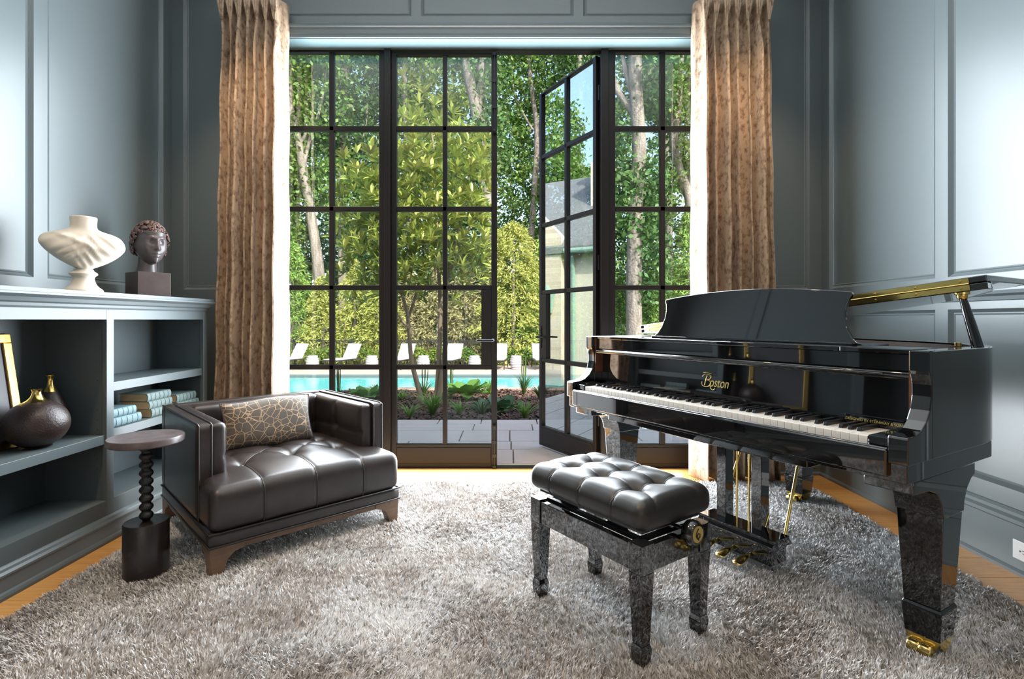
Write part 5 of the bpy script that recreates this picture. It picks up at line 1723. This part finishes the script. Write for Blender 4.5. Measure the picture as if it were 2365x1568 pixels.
tree('slim pale-trunked tree leaning right, nearest the left curtain', 748, 23.0, [(748, 800), (738, 640), (722, 520), (705, 420), (690, 330), (672, 250), (665, 120), (660, 0)], 0.26, 0.10, [([(700, 390), (715, 310), (735, 240), (745, 150)], 0.09, 0.04), ([(695, 330), (720, 260), (700, 180)], 0.07, 0.03)],
     [(640, 150, 80, 130), (720, 220, 70, 120), (760, 420, 60, 90), (660, 470, 60, 120), (720, 60, 90, 100), (640, 330, 60, 90)], 15000, m_leafa)
tree('tree with a short reddish trunk behind the left fixed window', 790, 25.0, [(792, 800), (790, 600), (786, 440), (792, 300), (800, 150), (808, 0)], 0.22, 0.10, [([(788, 430), (815, 360), (838, 300), (845, 200)], 0.09, 0.04)],
     [(830, 170, 80, 120), (840, 380, 70, 100), (790, 300, 60, 90), (860, 60, 90, 90), (820, 540, 70, 90)], 15000, m_leafb)
tree('leafy tree filling the upper panes of the closed door', 940, 26.0, [(950, 800), (948, 600), (940, 400), (935, 200), (930, 0)], 0.2, 0.1, [([(940, 360), (975, 280), (1000, 200)], 0.07, 0.03)],
     [(930, 150, 90, 110), (1010, 180, 80, 120), (960, 330, 100, 100), (900, 450, 80, 90), (990, 470, 80, 90), (970, 40, 110, 80)], 18000, m_leafc)
tree('big forked pale trunk behind the closed door', 1133, 21.0, [(1136, 800), (1134, 660), (1128, 540), (1122, 440), (1108, 330), (1100, 255), (1088, 200), (1078, 140), (1070, 60), (1060, -40)], 0.30, 0.17, [([(1101, 262), (1106, 225), (1108, 170), (1112, 80), (1118, -30)], 0.17, 0.12)],
     [(1060, 60, 80, 90), (1130, 330, 50, 80), (1060, 420, 60, 130 ), (1120, 120, 50, 130 ), (1090, 560, 50, 130 )], 8000, m_leafb)
tree('dense tree in the open doorway with sky showing through', 1215, 27.0, [(1225, 800), (1225, 600), (1235, 420), (1240, 300), (1225, 180), (1215, 0)], 0.2, 0.1, [([(1235, 420), (1260, 330), (1285, 240)], 0.08, 0.03), ([(1230, 300), (1190, 220), (1180, 130)], 0.07, 0.03)],
     [(1190, 170, 70, 110), (1280, 160, 70, 120), (1180, 360, 60, 110), (1290, 430, 70, 90), (1220, 500, 80, 80), (1330, 300, 60, 120), (1230, 50, 120, 90)], 17000, m_leafa)
tree('dark leafy tree behind the open door leaf', 1345, 25.0, [(1350, 800), (1352, 600), (1345, 400), (1340, 200), (1335, 0)], 0.2, 0.1, [], [(1350, 140, 70, 130), (1340, 330, 60, 120), (1380, 480, 60, 110), (1310, 560, 70, 80), (1400, 260, 40, 80)], 12000, m_leafb)
tree('tall thick pale trunk standing behind the right fixed window', 1463, 19.5, [(1466, 830), (1464, 700), (1466, 560), (1468, 460), (1476, 360), (1472, 270), (1468, 190), (1466, 110), (1462, 0)], 0.31, 0.24, [([(1470, 275), (1452, 240), (1432, 205), (1420, 160), (1405, 80)], 0.15, 0.08), ([(1474, 250), (1455, 190), (1442, 120), (1435, 30)], 0.12, 0.08)],
     [(1510, 160, 50, 90), (1505, 420, 40, 80), (1440, 470, 30, 90), (1500, 590, 40, 130 ), (1430, 330, 26, 60), (1450, 40, 60, 50)], 9000, m_leafb)
tree('crooked bare-limbed tree at the right edge beside the right curtain', 1590, 22.5, [(1606, 800), (1600, 600), (1594, 470), (1572, 400), (1556, 330), (1566, 230), (1572, 120), (1580, 0)], 0.24, 0.14, [([(1594, 470), (1600, 340), (1604, 200), (1610, 60)], 0.12, 0.08), ([(1560, 300), (1540, 230), (1556, 150), (1545, 60)], 0.08, 0.04)],
     [(1545, 200, 40, 90), (1600, 330, 40, 90), (1560, 80, 60, 60), (1620, 150, 50, 110), (1550, 440, 30, 60)], 9000, m_leafa)
for i, (xp, lb) in enumerate(((680, 'hazy far tree at the back of the wood, leftmost'), (900, 'hazy far tree at the back of the wood, behind the left door post'), (1120, 'hazy far tree at the back of the wood, behind the meeting stile'), (1330, 'hazy far tree at the back of the wood, behind the open door leaf'), (1540, 'hazy far tree at the back of the wood, rightmost'))):
    tree(lb, xp, 35.0, [(xp, 780), (xp + 4, 500), (xp - 4, 250), (xp, 50)], 0.3, 0.15, [], [(xp - 70, 330, 80, 130), (xp + 60, 300, 80, 120), (xp, 500, 120, 120), (xp - 60, 620, 90, 90), (xp + 70, 600, 90, 100), (xp, 180, 110, 110), (xp + 30, 60, 120, 90)], 12000, (m_leafb, m_leafa)[i % 2], size=0.17, group='far trees at the back of the wood', depth=2.5)

tree('leafy tree mirrored above the house roof in the open door glass', -560, 12.5, [(-555, 860), (-560, 500), (-550, 200)], 0.25, 0.15, [], [(-660, 330, 170, 160), (-470, 300, 160, 170), (-560, 100, 200, 170), (-380, 120, 150, 150), (-750, 140, 150, 170), (-560, -120, 260, 160)], 16000, m_leafa, group='trees beside the house wing', depth=1.6)

# the wood goes on to both sides and behind
cl_ = []
for k in range(150):
    sd = RNG.choice([-1, 1]); X0 = RNG.uniform(12, 44) * sd
    if k < 40: X0 = RNG.uniform(-12, 12)
    cl_.append(((X0, RNG.uniform(30, 42) - 0.25 * abs(X0), RNG.uniform(0.5, 12.5 if k >= 40 else 4.0)), (2.6, 1.6, 2.2)))
wd_ = foliage('woodland', crown_points(cl_, 60000), 0.22, 0.55, m_leafb, None)
tag(wd_, 'distant green woodland closing the garden behind the tall trees', 'woodland')

# ------------------------------------------------------------------ evergreens behind the fence
def evergreen(label, xp, Y, ytop, halfw, mtl, n=9000, full=0.75, zb=-0.62):
    X, ZT_ = px(xp, ytop, Y)
    hgt = ZT_ - zb
    R = halfw / F * Y
    root = empty('evergreen', (X, Y, zb), label=label, cat='tree', group='evergreens behind the fence')
    MB().tube([(0, 0, 0), (0.02, 0, hgt * 0.5), (0, 0, hgt * 0.96)], [0.09, 0.06, 0.01], 8).build('trunk', m_bark, root, smooth=60)
    ncl = n // 12
    h = RNG.random(ncl) ** 1.25
    a = RNG.uniform(0, 2 * PI, ncl)
    rr = R * np.clip((1 - h) ** full, 0.03, 1) * (0.45 + 0.55 * RNG.random(ncl) ** 0.5) * (1 + 0.25 * np.sin(7 * h * hgt + 3 * a))
    base = np.stack([rr * np.cos(a), rr * np.sin(a), h * hgt], 1)
    outd = np.stack([np.cos(a), np.sin(a), np.full(ncl, 0.15)], 1)
    t = np.tile(np.linspace(-1, 1, 12), ncl)
    C = np.repeat(base, 12, 0) + np.repeat(outd, 12, 0) * (t * 0.20)[:, None] + RNG.normal(0, 0.05, (ncl * 12, 3))
    C[:, 2] -= 0.10 * (t + 1) ** 2 * 0.6
    m_ = len(C)
    A = np.repeat(outd, 12, 0) * 0.7 + rand_dir(m_) * 0.65; A[:, 2] -= 0.25
    A /= np.linalg.norm(A, axis=1, keepdims=True)
    B = np.cross(A, rand_dir(m_)); B /= np.maximum(np.linalg.norm(B, axis=1, keepdims=True), 1e-6)
    s_ = RNG.uniform(0.06, 0.12, m_)[:, None]
    P = leaf_quads(C, A * s_, B * s_ * 0.22)
    mesh_obj('sprays', np_mesh('sprays', P.reshape(-1, 3), np.arange(m_ * 4).reshape(m_, 4)), mtl, root, kind='stuff')
evergreen('bright feathery evergreen against the left curtain', 676, 20.6, 560, 75, m_everg)
evergreen('yellow-green evergreen in the left half of the left window', 745, 20.4, 640, 60, m_ever)
evergreen('thin brownish evergreen in the right half of the left window', 818, 20.9, 600, 62, m_ever, 8000)
evergreen('yellow-green evergreen behind the left door post', 880, 20.5, 610, 65, m_ever)
evergreen('dry brown evergreen left of the magnolia stems', 950, 20.9, 630, 60, m_everb, 7000)
evergreen('dry brown evergreen behind the magnolia stems', 1010, 20.6, 610, 60, m_everb, 7000)
evergreen('pale brown evergreen beside the door lock case', 1075, 20.5, 600, 60, m_everb, 7500)
evergreen('large bright green evergreen filling the open doorway', 1185, 20.3, 512, 98, m_ever, 17000, full=0.42)
evergreen('green evergreen at the edge of the open door leaf', 1268, 20.8, 535, 78, m_everg, 12000, full=0.5)
evergreen('evergreen half behind the open door leaf', 1365, 21.0, 570, 70, m_everg)
evergreen('dark evergreen left of the thick trunk', 1432, 21.5, 640, 55, m_everg, 7000)
evergreen('evergreen right of the thick trunk', 1520, 20.6, 590, 55, m_everg, 8000)
evergreen('tall feathery evergreen beside the right curtain', 1590, 20.2, 480, 62, m_everg, 11000)

# low clipped shrubs between the loungers
def shrub(xp, label, w=0.55, h=0.75, mtl=None, Y=18.95):
    X = (xp - CX) / F * Y
    root = empty('low_shrub', (X, Y, -0.62), label=label, cat='shrub', group='low shrubs behind the loungers')
    mb = MB()
    for k in range(5):
        a = k * 1.26
        mb.tube([(0, 0, 0), (0.12 * math.cos(a), 0.12 * math.sin(a), h * 0.5), (0.25 * math.cos(a), 0.25 * math.sin(a), h * 0.85)], [0.014, 0.010, 0.004], 5)
    mb.build('stems', m_barkm, root)
    n_ = 1100
    d = rand_dir(n_); d[:, 2] = np.abs(d[:, 2])
    C = d * np.array([w, 0.4, h * 0.62]) * RNG.uniform(0.5, 1, n_)[:, None] ** 0.5
    C[:, 2] += h * 0.32
    foliage('leaves', C, 0.055, 0.5, mtl or m_leafc, root)
for xp, lb in ((700, 'low green shrub left of the first drum stool'), (752, 'low green shrub right of the first drum stool'), (838, 'low green shrub right of the second lounger'), (890, 'low green shrub by the left door post'), (960, 'low green shrub behind the slim magnolia stem'), (1015, 'low green shrub behind the thick magnolia stems'), (1068, 'round low shrub before the iron fence pickets'), (1168, 'low shrub at the left of the open doorway'), (1222, 'low green shrub behind the drum stool in the doorway')):
    shrub(xp, lb, mtl=m_leafa if xp > 1060 else m_leafc)

# ------------------------------------------------------------------ magnolia in the bed
MY = 8.1
mz = bed_z(MY)
mg = empty('magnolia', (px(1000, 925, MY)[0], MY, mz), label='multi-stemmed magnolia with glossy yellow-green leaves in the bed', cat='tree')
def mp_(q, dy=0.0):
    X, Z = px(q[0], q[1], MY); return Vector((X, MY + dy, Z))
stems = [([(976, 932), (962, 880), (950, 830), (945, 770), (940, 720), (922, 660), (900, 590), (870, 510), (850, 440)], 0.042, 0.012, 0.0),
         ([(1006, 930), (1010, 880), (1014, 800), (1016, 720), (1012, 620), (1008, 520), (1004, 420), (998, 320), (985, 270)], 0.045, 0.010, 0.06),
         ([(1012, 930), (1020, 870), (1028, 800), (1030, 720), (1034, 640), (1052, 560), (1070, 480), (1085, 400)], 0.045, 0.012, 0.0),
         ([(1016, 720), (1040, 640), (1072, 560), (1105, 500)], 0.022, 0.008, -0.15),
         ([(940, 735), (960, 670), (975, 590), (965, 480), (950, 390)], 0.024, 0.008, 0.10),
         ([(948, 760), (918, 720), (890, 660), (840, 600), (812, 560)], 0.020, 0.006, -0.10),
         ([(1012, 630), (985, 560), (940, 500), (905, 430)], 0.016, 0.006, -0.2)]
for q, ra, rb, dy in stems:
    pts = catmull([mp_(a, dy) for a in q], 5)
    W(MB().tube(pts, [ra + (rb - ra) * i / (len(pts) - 1) for i in range(len(pts))], 10).build('stem', m_barkm, mg, smooth=60))
# one folded leaf, then whorls of them
def leaf_geo(L=0.180, Wd=0.025):
    vs = [(0, 0, 0), (L * 0.3, Wd * 0.85, 0.006), (L * 0.3, 0, -0.004), (L * 0.3, -Wd * 0.85, 0.006), (L * 0.65, Wd, 0.004), (L * 0.65, 0, -0.008), (L * 0.65, -Wd, 0.004), (L, 0, -0.016)]
    q = [(1, 2, 5, 4), (2, 3, 6, 5)]
    t = [(0, 2, 1), (0, 3, 2), (4, 5, 7), (5, 6, 7)]
    return np.array(vs, dtype=np.float32), q, t
LV, LQ, LT = leaf_geo()
leaf_me = np_mesh('leaf', LV, LQ, LT)
leaf_me.materials.append(m_mag)
rn = random.Random(33)
def crown_ok(x, y):
    bounds = [(255, 950, 1010), (300, 915, 1075), (330, 895, 1135), (400, 845, 1140), (450, 810, 1140), (520, 785, 1135), (600, 785, 1125), (660, 800, 1110), (700, 820, 1060)]
    for (ya, l0, r0), (yb, l1, r1) in zip(bounds, bounds[1:]):
        if ya <= y <= yb:
            t = (y - ya) / (yb - ya)
            return l0 + (l1 - l0) * t < x < r0 + (r1 - r0) * t
    return False
mats_ = []
while len(mats_) < 7000:
    x, y = rn.uniform(780, 1145), 255 + 445 * rn.random() ** 0.9
    if not crown_ok(x, y): continue
    if y > 600 and rn.random() < (y - 600) / 130: continue
    dy = rn.gauss(0, 0.55)
    X, Z = px(x, y, MY)
    c_ = Vector((X, MY + dy, Z))
    out_ = Vector((X + 1.15, dy, (Z - 1.6) * 0.6)).normalized()
    axis = (out_ * 0.8 + Vector((rn.uniform(-.5, .5), rn.uniform(-.5, .5), 0.6))).normalized()
    q = axis.to_track_quat('X', 'Z').to_matrix()
    k = rn.randint(6, 9)
    for j in range(k):
        a = 2 * PI * j / k + rn.uniform(-0.3, 0.3)
        spread_ = rn.uniform(0.55, 1.15)
        dv = q @ Vector((math.cos(spread_), math.sin(spread_) * math.cos(a), math.sin(spread_) * math.sin(a)))
        R_ = dv.to_track_quat('X', 'Z').to_matrix().to_4x4() @ Matrix.Rotation(rn.uniform(-0.5, 0.5), 4, 'X')
        sc_ = rn.uniform(0.75, 1.15)
        mats_.append(Matrix.Translation(c_) @ R_ @ Matrix.Scale(sc_, 4))
mats_.sort(key=lambda m: m.translation.y)
near, rest = mats_[:300], mats_[300:]
inv = Matrix.Translation(-Vector(mg.location))
for m_ in near:
    o = bpy.data.objects.new('leaf', leaf_me)
    link(o, mg)
    o.matrix_local = inv @ m_
Vv, Qv, Tv = [], [], []
for i, m_ in enumerate(rest):
    M3 = np.array(m_)
    Vv.append(LV @ M3[:3, :3].T + M3[:3, 3])
    Qv.append(np.array(LQ) + i * 8); Tv.append(np.array(LT) + i * 8)
W(mesh_obj('foliage', np_mesh('foliage', np.concatenate(Vv), np.concatenate(Qv), np.concatenate(Tv)), m_mag, mg, kind='stuff'))

# ------------------------------------------------------------------ perennials in the bed
def clump(xp, yp, label, h, sp_, n_, mtl, name='daylily', cat='plant', spikes=0, group='strap-leaved clumps in the bed', Y=None):
    Y = Y or bedY(yp)
    X = (xp - CX) / F * Y
    root = empty(name, (X, Y, bed_z(Y) - 0.02), label=label, cat=cat, group=group)
    rr = random.Random(int(xp * 7 + yp))
    vs, fs = [], []
    for i in range(n_):
        a = rr.uniform(0, 2 * PI); le = h * rr.uniform(0.75, 1.2); s_ = sp_ * rr.uniform(0.3, 1.1)
        wv = Vector((-math.sin(a), math.cos(a), 0)) * (0.0085 if spikes == 0 else 0.006)
        b0 = len(vs)
        for k in range(5):
            t = k / 4
            p = Vector((math.cos(a) * s_ * t ** 1.4, math.sin(a) * s_ * t ** 1.4, le * (1.25 * t - 0.55 * t ** 2.6)))
            w = wv * (1 - 0.9 * t ** 2)
            vs += [p - w, p + w]
        for k in range(4):
            fs.append((b0 + 2 * k, b0 + 2 * k + 1, b0 + 2 * k + 3, b0 + 2 * k + 2))
    mb = MB().add(vs, fs)
    mb.build('blades', mtl, root, smooth=80, kind='stuff')
    for i in range(spikes):
        a = rr.uniform(0, 2 * PI); r_ = rr.uniform(0, 0.10)
        x0, y0 = r_ * math.cos(a), r_ * math.sin(a)
        MB().tube([(x0 * 0.3, y0 * 0.3, 0), (x0, y0, h * 1.0), (x0 * 1.1, y0 * 1.1, h * 1.55)], [0.004, 0.010, 0.003], 6).build('flower_spike', m_blade2, root, smooth=60)
clump(945, 966, 'bright strap-leaved clump at the left front of the bed', 0.22, 0.24, 46, m_blade)
clump(999, 960, 'big bright green clump at the bed edge below the magnolia', 0.36, 0.36, 95, m_blade)
clump(1062, 962, 'strap-leaved clump right of the door muntin', 0.26, 0.26, 50, m_blade)
clump(1112, 962, 'dusky strap-leaved clump by the meeting stile', 0.26, 0.26, 50, m_blade2)
clump(1213, 966, 'bright strap-leaved clump in front of the open doorway', 0.26, 0.27, 60, m_blade)
clump(978, 917, 'dark spiky clump behind the slim magnolia stem', 0.42, 0.42, 80, m_blade2, name='lilyturf', spikes=5)
clump(1042, 916, 'dark spiky clump left of the large hosta', 0.40, 0.36, 60, m_blade2, name='lilyturf', spikes=5)
clump(1130, 913, 'green spiky clump beside the meeting stile near the pool', 0.40, 0.40, 60, m_blade, name='lilyturf')
clump(1210, 911, 'tall dark spiky clump by the pool seen through the doorway', 0.52, 0.45, 90, m_blade2, name='lilyturf', spikes=7)
clump(1247, 926, 'fine feathery tuft against the open door leaf', 0.34, 0.26, 130, m_blade2, name='fine_grass')
clump(868, 921, 'green clump left of the door post', 0.36, 0.38, 70, m_blade)
clump(928, 924, 'low mixed green clump at the back left of the bed', 0.22, 0.34, 60, m_blade)
clump(783, 930, 'single dark foxtail-like spire rising before the pool at left', 0.44, 0.12, 20, m_blade2, name='spire_plant', spikes=4, Y=8.0)
m_hosta2 = mat('hosta_blue_leaf', (0.075, 0.150, 0.065), rough=0.45, trans=0.15)
def hosta(xp, yp, label, R, h, nlv, mtl):
    Y = bedY(yp); X = (xp - CX) / F * Y
    root = empty('hosta', (X, Y, bed_z(Y) - 0.02), label=label, cat='plant', group='hostas in the bed')
    rr = random.Random(int(xp))
    for i in range(nlv):
        a = 2.4 * i + rr.uniform(-0.3, 0.3)
        t = (i + 0.5) / nlv
        el = 1.25 - 1.15 * t
        L = R * rr.uniform(0.7, 1.0); wd = L * 0.36
        vs, fs = [], []
        nk = 7
        for k in range(nk + 1):
            s_ = k / nk
            hw = wd * math.sin(PI * min(1, s_ * 0.98 + 0.02)) ** 0.75 * (1.0 - 0.25 * s_)
            r_ = L * s_
            d = 0.10 + r_ * math.cos(el) * 0.95
            z = h * 0.25 + r_ * math.sin(el) * 0.9 - 0.35 * L * s_ ** 2.2 * 0.8
            for sg in (-1, -0.5, 0, 0.5, 1):
                vs.append((d * math.cos(a) - sg * hw * math.sin(a), d * math.sin(a) + sg * hw * math.cos(a), z + 0.05 * L * abs(sg) ** 1.5 + 0.012 * math.sin(9 * s_ + 2 * sg)))
        for k in range(nk):
            for q in range(4):
                b0 = k * 5 + q
                fs.append((b0, b0 + 1, b0 + 6, b0 + 5))
        MB().add(vs, fs).build('leaf', mtl, root, smooth=80)
    MB().lathe([(0.05, 0), (0.035, h * 0.4), (0.0, h * 0.45)], 8).build('crown_base', m_hosta, root)
hosta(1078, 921, 'large broad-leaved hosta at the middle of the bed', 0.52, 0.42, 18, m_hosta)
hosta(1160, 952, 'crinkled broad-leaved hosta just inside the open doorway view', 0.30, 0.28, 18, m_hosta2)
hosta(1127, 950, 'greyish broad-leaved hosta behind the meeting stile', 0.24, 0.24, 14, m_hosta2)
hosta(845, 924, 'broad-leaved hosta behind the armchair arm', 0.40, 0.34, 14, m_hosta)
